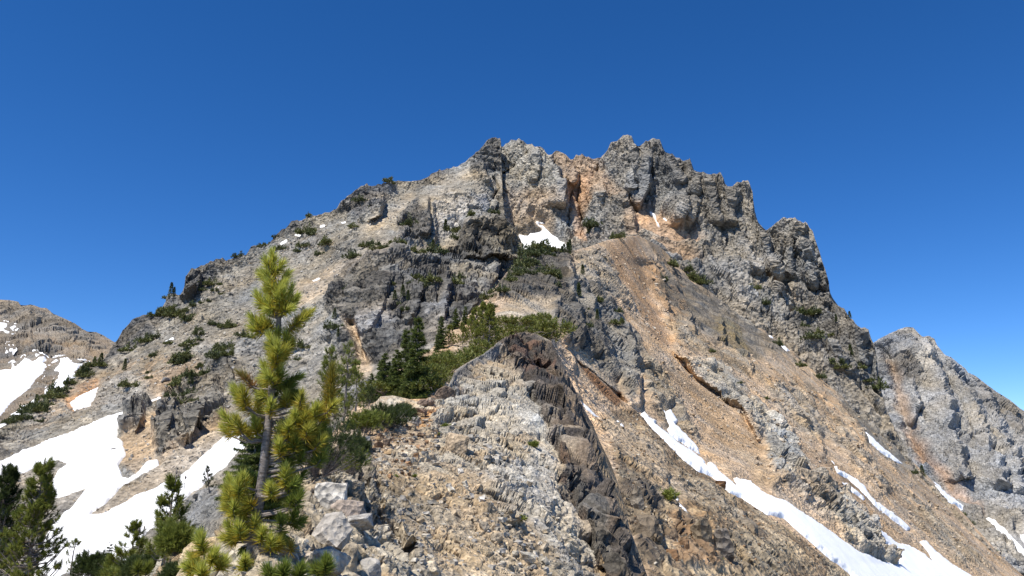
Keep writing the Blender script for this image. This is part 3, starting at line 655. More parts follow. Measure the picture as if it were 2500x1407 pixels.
# ------------------------------------------------------------------ the middle ridge: wooded saddle, dark rib, tan flank with chutes
ridge = Land('ridge',
 [(380,1420),(440,1330),(500,1265),(600,1215),(700,1172),(760,1120),(800,1070),(840,1022),(900,955),(960,905),(1050,855),(1100,805),(1160,757),(1200,715),(1235,668),(1262,640),(1290,622),(1315,606),(1340,603),(1370,608),(1400,612),(1440,602),(1480,588),(1530,578),(1560,576),(1610,600),(1650,640),(1720,702),(1800,762),(1870,806),(1950,868),(2050,955),(2120,1016),(2200,1098),(2300,1198),(2360,1262),(2400,1308),(2440,1352),(2500,1408),(2700,1570)],
 [(380,1420,36),(500,1265,40),(600,1215,42),(700,1172,44),(800,1068,46),(840,1020,48),(900,950,52),(960,900,56),(1050,850,62),(1100,800,76),(1160,755,96),(1200,715,116),(1235,668,142),(1290,622,166),(1335,606,174),(1400,612,178),(1480,585,205),(1530,575,228),(1600,590,275),(1650,640,314),(1720,702,306),(1800,762,301),(1870,806,299),(1950,868,292),(2050,955,282),(2120,1016,276),(2200,1098,274),(2300,1198,264),(2400,1292,252),(2500,1386,238),(2700,1560,215),
  (1340,700,142),(1400,850,100),(1300,760,95),(1250,800,70),(1200,800,75),(1350,870,80),(1100,880,54),(1000,950,46),(900,1020,42),
  (1560,700,196),(1520,650,204),(1600,850,152),(1500,800,150),(1450,740,150),(1500,950,108),(1450,960,84),(1560,1010,102),(1700,900,170),(1800,1000,155),(1900,900,220),(1700,1100,108),(1900,1200,105),(2000,1050,205),(2100,1200,160),(2200,1350,140),(2350,1350,190),(1640,1090,94),(1800,1215,90),(2000,1350,87),(1600,1200,55),(1500,1150,50),(1700,1250,60),(1550,1400,32),(1750,1400,44),(1950,1400,68),(1300,1100,50),(1300,1400,30),(900,1400,25)],
 [('Vstep',[(1385,640),(1395,700),(1405,760),(1412,840)],7,40,8),('Vstep',[(1340,690),(1352,740),(1345,780)],4,26,6),('Vstep',[(1440,720),(1450,800),(1470,870)],4,26,6),('Vstep',[(1530,800),(1545,860),(1555,930),(1560,990)],7,36,6),('Vgully',[(1490,850),(1500,920),(1515,980)],3,10,0),
  ('Vstep',[(1395,870),(1400,930),(1410,970)],2.5,14,4),('Hrstep',[(1420,640),(1450,655),(1500,690)],3,30,8),('Hrstep',[(1440,680),(1480,700),(1520,740)],4,30,8),
  ('Hgully',[(1640,868),(1700,930),(1760,972),(1805,1010),(1850,1085)],2.2,10,0),('Hstep',[(1640,860),(1700,922),(1760,962),(1805,1000),(1850,1075)],4.5,40,8),('Vstep',[(1925,1060),(1960,1110),(2010,1170),(2045,1190)],6,50,8),
  ('Vgully',[(1570,640),(1580,720),(1620,800),(1640,860)],6,22,0),('Vstep',[(1680,780),(1690,820)],7,26,4),('Vstep',[(1755,780),(1765,840),(1762,850)],8,26,5),('Vstep',[(1595,660),(1620,720),(1625,760)],6,26,6),('Vstep',[(1780,820),(1820,870),(1832,910)],5,26,6),
  ('Vstep',[(1895,1010),(1910,1090),(1900,1150)],4,24,6),('Hrstep',[(1880,1180),(1960,1140),(2040,1180)],4,40,10),('Vstep',[(2040,1150),(2080,1220),(2150,1310),(2190,1370)],4,40,8),('Vstep',[(1960,1000),(2000,1060),(2010,1120)],5,30,8),('Vstep',[(2050,990),(2100,1060),(2130,1120)],5,34,8),
  ('Vstep',[(2070,880),(2110,950),(2150,1010)],5,26,8),('Hrstep',[(1850,1150),(1900,1170),(1960,1215)],3,24,6),
  ('Hrstep',[(1560,1030),(1635,1108),(1715,1178),(1795,1234),(1895,1309),(1995,1369),(2075,1432)],4,80,9),
  ('Hrstep',[(1400,885),(1450,918),(1530,985)],-2.5,12,5),
  ('Vstep',[(1490,1090),(1520,1150),(1580,1220),(1600,1320)],2.2,24,4),('Vstep',[(1560,1170),(1590,1230),(1605,1290),(1600,1330)],2.4,22,4),('Hrstep',[(1510,1130),(1550,1125),(1580,1150)],1.6,16,4),('Vstep',[(1700,1290),(1715,1330),(1720,1370)],1.6,18,3),('Vstep',[(1760,1310),(1775,1350),(1785,1380)],1.6,14,3),
  ('Vstep',[(1640,1250),(1650,1290)],1.3,14,3),('Hrstep',[(1600,1255),(1660,1250),(1700,1300)],1.5,24,4),('Vstep',[(1720,1180),(1760,1240),(1770,1260)],3,26,4),('Vstep',[(1780,1230),(1830,1290),(1840,1310)],3,20,4)],
 2.1, 2.1, 1500, ((.56,.42,.29), .34, (.47,.375,.28)),
 [([(1225,680),(1335,600),(1400,608),(1388,660),(1405,740),(1440,800),(1430,850),(1370,850),(1330,780),(1260,750),(1190,740)], (.145,.135,.118), 1.15, 10, (.085,.08,.074)),
  ([(1385,650),(1460,700),(1540,800),(1565,860),(1550,980),(1460,930),(1400,860)], (.25,.24,.22), 1.1, 10, (.16,.152,.14)),
  ([(1330,740),(1420,740),(1480,830),(1480,900),(1420,860),(1360,830)], (.165,.158,.146), 1.15, 10, (.10,.096,.09)),
  ([(1400,620),(1470,610),(1500,690),(1540,760),(1480,720),(1400,670)], (.36,.31,.245), 1.3, 10, (.27,.245,.21)),
  ([(1480,592),(1560,580),(1575,640),(1590,720),(1650,850),(1600,840),(1550,750),(1500,660)], (.45,.305,.19), .16, 10),
  ([(1580,630),(1700,690),(1780,745),(1880,815),(1960,880),(1870,880),(1770,860),(1690,810),(1620,750)], (.21,.19,.165), 1.5, 14, (.13,.122,.11)),
  ([(1600,700),(1660,780),(1740,850),(1850,890),(1860,930),(1740,890),(1640,830)], (.37,.295,.21), 1.2, 14, (.26,.23,.19)),
  ([(1655,878),(1760,895),(1850,990),(1920,1050),(1960,1130),(2050,1180),(2190,1375),(2100,1355),(1960,1215),(1870,1130),(1860,1070),(1780,985)], (.42,.39,.335), 1.5, 8, (.34,.32,.285)),
  ([(1860,1060),(1930,1060),(1960,1120),(1900,1170),(1870,1130)], (.34,.33,.305), 1.5, 6, (.26,.255,.24)),
  ([(1880,1180),(1960,1150),(2040,1190),(2020,1260),(1960,1215)], (.31,.265,.21), 1.5, 8, (.26,.235,.2)),
  ([(1880,900),(2050,960),(2150,1080),(2100,1090),(1980,1020),(1900,980)], (.47,.335,.215), .6, 18, (.36,.295,.22)),
  ([(1860,930),(1960,960),(2020,1060),(1980,1080),(1900,1010)], (.40,.345,.275), 1.2, 14, (.30,.27,.23)),
  ([(2030,960),(2120,1010),(2200,1100),(2230,1170),(2160,1130),(2090,1050)], (.26,.237,.2), 1.5, 10, (.18,.168,.15)),
  ([(2130,1120),(2250,1180),(2480,1390),(2350,1390),(2200,1250)], (.48,.36,.25), .25, 20, (.38,.31,.235)),
  ([(1560,640),(1590,640),(1650,760),(1640,790),(1600,740)], (.40,.27,.165), .5, 6),
  ([(1640,880),(1700,940),(1800,1020),(1860,1100),(1880,1170),(1850,1180),(1760,1080),(1680,980),(1620,900)], (.42,.31,.205), .2, 10),
  ([(1560,870),(1620,900),(1660,1000),(1700,1080),(1640,1060),(1580,990)], (.33,.28,.215), 1.2, 10, (.25,.23,.195)),
  ([(1600,620),(1660,700),(1680,790),(1640,780),(1600,700)], (.19,.165,.135), 1.6, 8, (.30,.22,.15)),
  ([(1740,780),(1800,800),(1830,870),(1800,880),(1760,850)], (.21,.18,.12), 1.6, 8, (.15,.135,.11)),
  ([(2000,1000),(2060,1040),(2120,1120),(2180,1200),(2150,1210),(2080,1140),(2010,1060)], (.36,.31,.25), 1.3, 10, (.44,.34,.24)),
  ([(1950,1090),(2040,1130),(2110,1220),(2200,1340),(2160,1330),(2060,1210),(1980,1150)], (.40,.295,.2), .25, 12),
  ([(2180,1180),(2300,1280),(2420,1390),(2340,1380),(2240,1280)], (.31,.265,.21), .9, 16, (.25,.225,.19)),
  ([(1800,1100),(1860,1120),(1900,1180),(1850,1190)], (.43,.33,.225), .3, 8),
  ([(1480,1010),(1560,1005),(1640,1090),(1800,1215),(2070,1407),(2120,1480),(1560,1480),(1500,1180)], (.235,.18,.125), .42, 8, (.36,.29,.20)),
  ([(1440,1030),(1500,1030),(1600,1100),(1640,1170),(1700,1230),(1660,1240),(1580,1180),(1500,1100)], (.38,.31,.23), .4, 10),
  ([(1500,1180),(1560,1180),(1610,1240),(1610,1400),(1540,1400)], (.22,.18,.13), .55, 8, (.13,.11,.09)),
  ([(1620,1260),(1700,1280),(1740,1400),(1640,1400)], (.22,.165,.115), .6, 10, (.25,.17,.105)),
  ([(1760,1300),(1900,1330),(1960,1407),(1780,1407)], (.20,.175,.14), .5, 14, (.30,.25,.18)),
  ([(1640,1160),(1760,1220),(1840,1300),(1780,1290),(1700,1230)], (.34,.28,.205), .6, 10),
  ([(1385,868),(1450,900),(1535,978),(1500,995),(1425,935)], (.25,.145,.08), .35, 6),
  ([(1360,840),(1410,860),(1540,960),(1520,968),(1420,895)], (.40,.335,.26), .3, 4),
  ([(1100,870),(1180,790),(1260,740),(1340,740),(1340,790),(1200,830)], (.42,.36,.28), .3, 12),
  ([(1040,880),(1110,820),(1100,860),(1060,900)], (.43,.31,.2), .2, 8)],
 [(6,.75),(2.6,.5),(1.15,.3),(.5,.15),(.23,.07)], M_MID, ani=[[.9,-.1,.42],[.1,1,0],[-.3,.1,.62]],
 ribs=[(16,16,40,.8,4),(5.5,5.5,9,.28,14)], back=5, even=True)

# ------------------------------------------------------------------ the near rocky knoll we stand below
knoll = Land('knoll',
 [(-140,1462),(60,1448),(200,1432),(330,1395),(400,1350),(424,1318),(438,1262),(450,1222),(470,1202),(500,1192),(545,1184),(600,1178),(700,1160),(760,1140),(810,1108),(850,1086),(875,1040),(905,995),(930,968),(960,966),(1000,975),(1040,974),(1075,960),(1092,950),(1110,905),(1140,886),(1180,865),(1210,840),(1235,822),(1255,814),(1280,811),(1310,815),(1345,832),(1356,850),(1370,880),(1385,912),(1400,945),(1430,1005),(1448,1040),(1465,1080),(1490,1130),(1503,1165),(1515,1200),(1526,1245),(1537,1290),(1560,1350),(1580,1407),(1600,1460),(1630,1540)],
 [(-140,1462,12.5),(60,1448,11.4),(200,1432,9.3),(330,1395,8.5),(430,1325,7.6),(455,1208,8.2),(545,1184,8.2),(490,1300,6.6),(620,1330,4.5),(620,1450,3.7),(450,1407,5.2),(800,1407,4.7),(800,1300,5.6),(1000,1407,6.2),(1000,1250,8),(1200,1407,7.4),(1400,1407,9),(1500,1407,10),(760,1180,7.0),(700,1160,7.5),(850,1090,9.5),(900,1200,7.6),(875,1040,12),(930,965,15),(1000,1000,13.5),(1040,972,15.5),(1100,930,17.5),(1180,865,21),(1235,825,23),(1280,812,24),(1345,832,24),(1200,950,17),(1100,1100,11.3),(1250,1100,12.3),(1250,1250,9.6),(1350,950,19.5),(1400,1150,13.0),(1440,1300,10.8),(1385,960,19),(1420,1060,16),(1465,1180,13.2),(1500,1290,11.4),(1540,1407,10.2),(900,1550,4.2),(1500,1550,8.5)],
 [('Vramp',[(1345,830),(1362,900),(1388,990),(1415,1070),(1445,1150),(1480,1240),(1505,1320),(1530,1407),(1560,1500)],6.0,55,0),
  ('Vstep',[(1290,960),(1320,1010),(1350,1080),(1385,1150),(1400,1240),(1440,1330),(1470,1407)],-.8,30,20),
  ('Vstep',[(1385,1110),(1390,1150),(1395,1180)],.7,18,4),('Hstep',[(1210,880),(1260,900),(1320,905),(1362,925)],-1.2,26,8),('Hrstep',[(1300,870),(1340,880)],-.8,16,6),
  ('Vstep',[(905,1130),(930,1180),(985,1280),(1010,1330)],.5,40,8),('Vrstep',[(870,1120),(880,1200),(905,1300)],-.4,30,8),('Vstep',[(990,1270),(1000,1300)],.3,18,4),('Vgully',[(880,1100),(905,1190),(960,1290),(1000,1400)],.25,10,0),
  ('Hrstep',[(1180,1230),(1220,1225),(1260,1240)],.5,30,6),('Vstep',[(1262,1230),(1275,1270)],.5,26,4),('Vstep',[(1040,1300),(1060,1407)],.25,30,8),('Vstep',[(1330,1260),(1370,1350),(1400,1420)],.35,30,8),
  ('Hrstep',[(1090,955),(1120,905),(1180,868),(1230,835)],.9,26,6),('Hrstep',[(440,1215),(490,1200),(545,1195)],.25,60,8),('Vstep',[(540,1190),(555,1240),(560,1290)],.35,40,6)],
 1.9, 1.9, 1560, ((.42,.375,.30), .75, (.36,.29,.205)),
 [([(1130,900),(1180,860),(1235,815),(1280,805),(1355,830),(1385,900),(1420,960),(1460,1040),(1490,1110),(1540,1200),(1560,1290),(1600,1407),(1640,1540),(1520,1540),(1470,1407),(1430,1330),(1400,1240),(1385,1150),(1345,1075),(1310,1000),(1280,950),(1245,905),(1200,885),(1150,905)], (.10,.088,.079), 1.75, 4, (.155,.128,.105)),
  ([(1235,830),(1300,830),(1360,880),(1360,920),(1290,910),(1250,880)], (.07,.062,.056), 1.8, 6, (.12,.08,.062)),
  ([(1360,1060),(1400,1080),(1400,1180),(1440,1250),(1410,1260),(1380,1180)], (.13,.095,.073), 1.3, 6, (.095,.088,.082)),
  ([(1330,985),(1380,1000),(1420,1100),(1370,1080)], (.10,.085,.075), 1.6, 8, (.25,.215,.175)),
  ([(1440,1040),(1500,1110),(1550,1200),(1570,1300),(1600,1407),(1560,1407),(1520,1290),(1490,1200),(1450,1110)], (.215,.175,.125), .6, 6),
  ([(1400,1150),(1440,1170),(1480,1290),(1520,1407),(1470,1400),(1430,1290)], (.15,.14,.127), 1.7, 6, (.10,.096,.09)),
  ([(1085,955),(1115,900),(1180,862),(1225,838),(1215,880),(1150,905),(1110,955)], (.20,.195,.19), .8, 5),
  ([(985,1000),(1040,975),(1085,955),(1120,930),(1110,960),(1070,990),(1040,1040),(1000,1060)], (.42,.26,.13), .3, 7),
  ([(1060,970),(1200,900),(1290,960),(1330,1020),(1330,1060),(1200,1080),(1060,1060)], (.43,.405,.355), 1.1, 16, (.34,.32,.28)),
  ([(1150,1160),(1330,1100),(1390,1240),(1440,1350),(1440,1420),(1380,1400),(1280,1260)], (.42,.40,.36), .9, 16, (.34,.325,.30)),
  ([(900,1020),(1000,1010),(1050,1100),(950,1120),(860,1110)], (.37,.29,.205), .6, 12),
  ([(850,1090),(920,1100),(985,1270),(1040,1407),(960,1407),(900,1300),(860,1200)], (.33,.30,.255), 1.25, 8, (.42,.375,.30)),
  ([(940,1130),(1150,1150),(1300,1300),(1300,1430),(1080,1430),(1000,1300)], (.43,.365,.275), .5, 20, (.37,.30,.215)),
  ([(435,1330),(444,1225),(470,1195),(545,1180),(560,1290),(500,1320)], (.255,.25,.24), .6, 6),
  ([(560,1190),(700,1165),(760,1150),(720,1400),(560,1330)], (.40,.345,.26), .6, 14)],
 [(1.1,.13),(.48,.095),(.21,.045),(.095,.02),(.043,.009)], M_NEAR, ani=[[.9,-.1,.3],[.1,1,0],[-.3,.1,.85]],
 ribs=[(2.2,2.2,3.2,.06,4)], back=1.2, warp=26, even=True, dense=((425,452,3),))

LANDS = {'mountain': mountain, 'mountain_shoulder': shoulder, 'ridge': ridge, 'knoll': knoll, 'distant_hill': far_hill, 'distant_ridge': far_ridge}

# valley floor far below, reaching past everything else
gs = 2600.0
vx = np.linspace(-1, 1, 61); gx, gy = np.meshgrid(vx * gs, vx * gs, indexing='ij')
gz = -150 + 25 * fbm(np.stack([gx.ravel() / 500, gy.ravel() / 500, 0 * gx.ravel()], -1), 3, 2)
gi = np.arange(61 * 61).reshape(61, 61)
tag(mesh_obj('ground', np.stack([gx.ravel(), gy.ravel(), gz], -1), np.stack([gi[:-1, :-1], gi[1:, :-1], gi[1:, 1:], gi[:-1, 1:]], -1).reshape(-1, 4), M_FAR, col=np.full((61 * 61, 3), .16)), kind='structure')

# ------------------------------------------------------------------ snow
for host, patches in SNOW.items():
    ld = LANDS[host]
    for poly, a, label in patches:
        A = np.array(poly)
        pad = 10
        ext = max(A[:, 0].max() - A[:, 0].min(), A[:, 1].max() - A[:, 1].min())
        st = 1.6 if ext < 250 else 2.2
        us = np.arange(A[:, 0].min() - pad, A[:, 0].max() + pad, st)
        vs = np.arange(A[:, 1].min() - pad, A[:, 1].max() + pad, st)
        U, V = np.meshgrid(us, vs, indexing='ij')
        B = ld.base(U.ravel(), V.ravel()).reshape(U.shape + (3,))
        n = np.cross(np.gradient(B, axis=1), np.gradient(B, axis=0)); n /= np.linalg.norm(n, axis=-1, keepdims=True) + 1e-9
        pb = B.reshape(-1, 3)
        dist = float(pb[:, 1].mean()); px = dist / F
        wob = 2.2 * fbm(pb / (px * 14), 4, 55) + 3.0 * fbm(pb / (px * 45), 2, 57)
        sd = poly_sd(poly, U.ravel(), V.ravel()) + wob
        h = a * (2.4 * sstep(-4, 5, sd) - 1.2) + a * .2 * fbm(pb / (px * 60), 3, 66)
        P = pb + n.reshape(-1, 3) * h[:, None]
        idx = np.arange(U.size).reshape(U.shape)
        q = np.stack([idx[:-1, :-1], idx[:-1, 1:], idx[1:, 1:], idx[1:, :-1]], -1).reshape(-1, 4)
        q = q[(sd[q] > -7).any(1)]
        used = np.unique(q); mp = np.zeros(U.size, np.int32); mp[used] = np.arange(len(used))
        o = mesh_obj('snow_patch', P[used], mp[q], M_SNOW, smooth=True)
        tag(o, label, SP, 'old snow patches on the mountainsides')
# ------------------------------------------------------------------ loose rock
def stone_mesh(rng, n_cut=0):
    bm = bmesh.new()
    for k in range(rng.randint(13, 19)):
        d = Vector((rng.gauss(0, 1), rng.gauss(0, 1), rng.gauss(0, 1))).normalized()
        d = Vector([max(-.62, min(.62, c * 1.05)) for c in d])          # blocky
        bm.verts.new(d)
    r = bmesh.ops.convex_hull(bm, input=bm.verts)
    bmesh.ops.delete(bm, geom=[g for g in r['geom_interior'] if isinstance(g, bmesh.types.BMVert)], context='VERTS')
    bmesh.ops.dissolve_limit(bm, angle_limit=math.radians(12), verts=bm.verts, edges=bm.edges)
    bmesh.ops.bevel(bm, geom=bm.edges[:], offset=.05, segments=1, affect='EDGES', clamp_overlap=True)
    bmesh.ops.triangulate(bm, faces=bm.faces)
    for _ in range(3):
        es = [e for e in bm.edges if e.calc_length() > .16]
        if es: bmesh.ops.subdivide_edges(bm, edges=es, cuts=1)
        bmesh.ops.triangulate(bm, faces=bm.faces)
    V = np.array([v.co[:] for v in bm.verts]); T = np.array([[v.index for v in f.verts] for f in bm.faces])
    bm.verts.index_update(); T = np.array([[v.index for v in f.verts] for f in bm.faces])
    bm.free()
    return V, T

BOULDERS = [  # host, u, v, w px, h px, colour, flat tilt, label
 (knoll, 1112, 1100, 62, 58, (.40,.31,.21), 'rounded tan boulder resting alone on the pale scree of the knoll'),
 (knoll, 1081, 972, 58, 38, (.16,.12,.09), 'dark pointed block on the orange soil at the left edge of the knoll'),
 (knoll, 808, 1224, 66, 66, (.43,.40,.35), 'large whitish boulder right of the pine trunk, below the twiggy shrub'),
 (knoll, 804, 1306, 84, 68, (.36,.33,.29), 'big cracked grey boulder at the top of the heap over a dark hollow'),
 (knoll, 766, 1337, 58, 30, (.38,.32,.25), 'low tan stone wedged at the left foot of the big cracked boulder'),
 (knoll, 782, 1376, 104, 50, (.37,.33,.27), 'wide pale boulder at the bottom edge, below the dark hollow'),
 (knoll, 860, 1368, 40, 70, (.36,.30,.22), 'upright tan slab on the right side of the dark hollow'),
 (knoll, 856, 1300, 58, 30, (.33,.31,.28), 'flat grey stone lying right of the big cracked boulder'),
 (knoll, 838, 1266, 74, 40, (.33,.27,.22), 'rust stained stone between the whitish boulder and the big cracked one'),
 (knoll, 905, 1390, 50, 50, (.34,.32,.29), 'grey angular stone right of the upright tan slab at the bottom edge'),
 (knoll, 922, 1090, 26, 18, (.20,.13,.085), 'small dark brown stone on pale rubble below the krummholz mat'),
 (knoll, 942, 1088, 22, 18, (.19,.14,.10), 'brown stone touching the small dark brown one below the krummholz mat'),
 (knoll, 1011, 1040, 20, 22, (.24,.22,.20), 'grey block standing on orange soil below the dark pointed block'),
 (knoll, 1036, 985, 50, 18, (.22,.16,.12), 'long flat brown slab left of the dark pointed block'),
 (knoll, 1022, 1006, 38, 20, (.20,.13,.09), 'dark brown slab just below the long flat one'),
 (knoll, 1081, 1101, 20, 20, (.36,.28,.19), 'small tan stone just left of the rounded tan boulder'),
 (knoll, 1297, 1328, 24, 20, (.40,.35,.28), 'small tan block low on the pale face left of the dark dike'),
 (knoll, 1290, 1364, 34, 30, (.41,.385,.33), 'pale rounded stone low on the face, below the small tan block'),
 (knoll, 1178, 1292, 26, 24, (.40,.34,.26), 'tan stone in the middle of the rubble chute of the knoll'),
 (knoll, 1210, 1318, 30, 22, (.39,.33,.25), 'tan broken stone lowest in the rubble chute of the knoll'),
 (knoll, 1196, 1270, 24, 16, (.41,.36,.28), 'pale flat stone uppermost in the rubble chute of the knoll'),
 (knoll, 547, 1160, 20, 20, (.035,.034,.036), 'black block beside the fir left of the pine trunk'),
 (knoll, 478, 1203, 24, 10, (.05,.05,.05), 'flat black stone on top of the grey outcrop'),
 (ridge, 1751, 1193, 26, 22, (.33,.19,.095), 'orange block on the brown spur crest against the long snow chute'),
 (ridge, 1574, 1306, 62, 70, (.20,.16,.115), 'large rounded brown boulder right of the dark dike at the bottom'),
 (ridge, 1697, 1318, 52, 62, (.205,.165,.115), 'brown boulder with sloping top on the near spur'),
 (ridge, 1747, 1350, 48, 66, (.17,.15,.13), 'dark upright block right of the brown boulder on the near spur'),
 (ridge, 1630, 1370, 34, 24, (.29,.17,.09), 'rusty block among rubble below the rounded brown boulder'),
 (ridge, 1655, 1352, 26, 22, (.30,.19,.11), 'small rusty block touching the foot of the brown boulder'),
 (ridge, 1548, 1228, 40, 60, (.22,.19,.15), 'grey brown slab leaning on the shaded side of the dike'),
 (shoulder, 277, 1101, 15, 13, (.30,.28,.26), 'lone grey rock lying on the large forked snowfield'),
 (shoulder, 405, 936, 22, 16, (.25,.24,.23), 'grey boulder sitting on the left slope among shrubs'),
]
rb = random.Random(5)
for i, (ld, u, v, w, h, c, label) in enumerate(BOULDERS):
    p = ld.at(u, v + h * .35)
    k = float(p[1]) / F
    V, T = stone_mesh(rb)
    V = V / np.abs(V).max(0)
    rot = rb.uniform(0, 6.28)
    ca, sa = math.cos(rot), math.sin(rot)
    V = V @ np.array([[ca, -sa, 0], [sa, ca, 0], [0, 0, 1]]).T
    V = V / np.abs(V).max(0)
    if u < 920 and v > 1200 and u > 600: w, h, c = w * 1.2, h * 1.18, tuple(min(.50, q * 1.14) for q in c)
    S = np.array([w * k * .5, w * k * .5 * rb.uniform(.75, .95), h * k * .56])
    Vw = V * S
    ti = rb.uniform(-.18, .18)
    Vw = Vw @ np.array([[math.cos(ti), 0, -math.sin(ti)], [0, 1, 0], [math.sin(ti), 0, math.cos(ti)]]).T
    d = np.linalg.norm(S)
    Vw = Vw + (Vw / (np.linalg.norm(Vw, axis=1, keepdims=True) + 1e-9)) * (d * .035 * facet(Vw / (d * .55) + i * 7, i)[0] + d * .030 * fbm(Vw / (d * .3), 4, i))[:, None]
    cc = np.array(c) * np.clip(1 + .25 * fbm(Vw / (d * .5) + i, 3, i + 4), .5, 1.5)[:, None]
    o = mesh_obj('boulder', Vw, T, M_NEAR if ld is knoll else M_MID, col=cc)
    o.location = (p[0], p[1] + w * k * .12, p[2] + h * k * .28)
    tag(o, label, 'boulder')

def scatter(name, ld, n, box, poly, smin, smax, seed, mat, cols, cam_rel=False):
    """Loose stones as one mass: squashed, knocked-about blocks lying on the surface."""
    r = np.random.default_rng(seed)
    u = r.uniform(box[0], box[2], n); v = r.uniform(box[1], box[3], n)
    keep = poly_sd(poly, u, v) > 0
    u, v = u[keep], v[keep]
    for q in SNOW.get(ld.name, []):
        keep = poly_sd(q[0], u, v) < -2
        u, v = u[keep], v[keep]
    n = len(u)
    i = np.clip(np.searchsorted(ld.us, u), 0, len(ld.us) - 1)
    P = np.stack([ld.P[a, ld.nb + int(np.argmin(np.abs(ld.V[a] - b)))] for a, b in zip(i, v)])
    s = smin * (smax / smin) ** (r.random(n) ** 3.4)
    if cam_rel: s = s * P[:, 1] / 12.0
    cube = np.array([[x, y, z] for x in (-1, 1) for y in (-1, 1) for z in (-1, 1)], float)
    V = cube[None] * (1 + r.uniform(-.45, .25, (n, 8, 3)))
    V *= np.stack([r.uniform(.6, 1.1, n), r.uniform(.6, 1.1, n), r.uniform(.35, .8, n)], -1)[:, None]
    a, b = r.uniform(0, 6.28, n), r.normal(0, .5, n)
    R1 = np.zeros((n, 3, 3)); R1[:, 0, 0] = np.cos(a); R1[:, 0, 1] = -np.sin(a); R1[:, 1, 0] = np.sin(a); R1[:, 1, 1] = np.cos(a); R1[:, 2, 2] = 1
    R2 = np.zeros((n, 3, 3)); R2[:, 0, 0] = np.cos(b); R2[:, 0, 2] = -np.sin(b); R2[:, 2, 0] = np.sin(b); R2[:, 2, 2] = np.cos(b); R2[:, 1, 1] = 1
    V = np.einsum('nij,nkj->nki', R1 @ R2, V) * (s * .5)[:, None, None] + P[:, None] + np.array([0, -.15, .2]) * (s * .5)[:, None, None]
    fq = np.array([[0, 1, 3, 2], [4, 6, 7, 5], [0, 4, 5, 1], [2, 3, 7, 6], [0, 2, 6, 4], [1, 5, 7, 3]])
    Q = (np.arange(n) * 8)[:, None, None] + fq[None]
    c = np.array(cols)[r.integers(0, len(cols), n)] * r.uniform(.75, 1.2, (n, 1))
    return tag(mesh_obj(name, V.reshape(-1, 3), Q.reshape(-1, 4), mat, col=np.repeat(c, 8, 0)), kind='stuff')

PALE = [(.44,.40,.33), (.41,.35,.27), (.38,.31,.22), (.46,.43,.38), (.33,.31,.28)]
scatter('gravel', knoll, 9000, (560, 960, 1420, 1420), [(590,1330),(720,1200),(880,1090),(1000,1000),(1060,1040),(1180,1080),(1330,1110),(1400,1300),(1440,1410),(560,1410)], .009, .12, 1, M_NEAR, PALE, True)
scatter('rubble', knoll, 1600, (900, 960, 1120, 1180), [(900,1080),(1000,1010),(1080,960),(1100,1000),(1020,1170),(920,1160)], .014, .10, 2, M_NEAR, [(.36,.25,.14), (.30,.18,.1), (.42,.36,.28), (.22,.15,.1)], True)
scatter('rubble', ridge, 9000, (1400, 980, 2080, 1420), [(1440,1020),(1560,1020),(1640,1100),(1800,1225),(2060,1407),(1580,1407),(1500,1170)], .012, .055, 3, M_MID, [(.40,.33,.24), (.33,.26,.18), (.26,.17,.1), (.43,.39,.32), (.2,.17,.13)], True)
scatter('scree', ridge, 14000, (1380, 600, 2460, 1400), [(1400,620),(1560,590),(1660,800),(1900,900),(2100,1010),(2460,1370),(2200,1380),(1900,1200),(1560,1000),(1600,850)], .014, .07, 4, M_MID, [(.52,.40,.28), (.46,.365,.26), (.43,.32,.21), (.5,.43,.34), (.36,.31,.25)], True)
scatter('scree', shoulder, 22000, (0, 450, 1000, 1380), [(0,1060),(280,900),(460,740),(700,590),(1000,460),(1090,440),(960,560),(850,640),(800,760),(620,960),(560,1060),(150,1400),(0,1400)], .012, .05, 5, M_FAR, PALE, True)

# ------------------------------------------------------------------ plants
def frame(d):
    d = d / (np.linalg.norm(d, axis=-1, keepdims=True) + 1e-9)
    up = np.where(np.abs(d[..., 2:3]) > .9, np.array([1., 0, 0]), np.array([0, 0, 1.]))
    a = np.cross(d, up); a /= np.linalg.norm(a, axis=-1, keepdims=True)
    return d, a, np.cross(d, a)

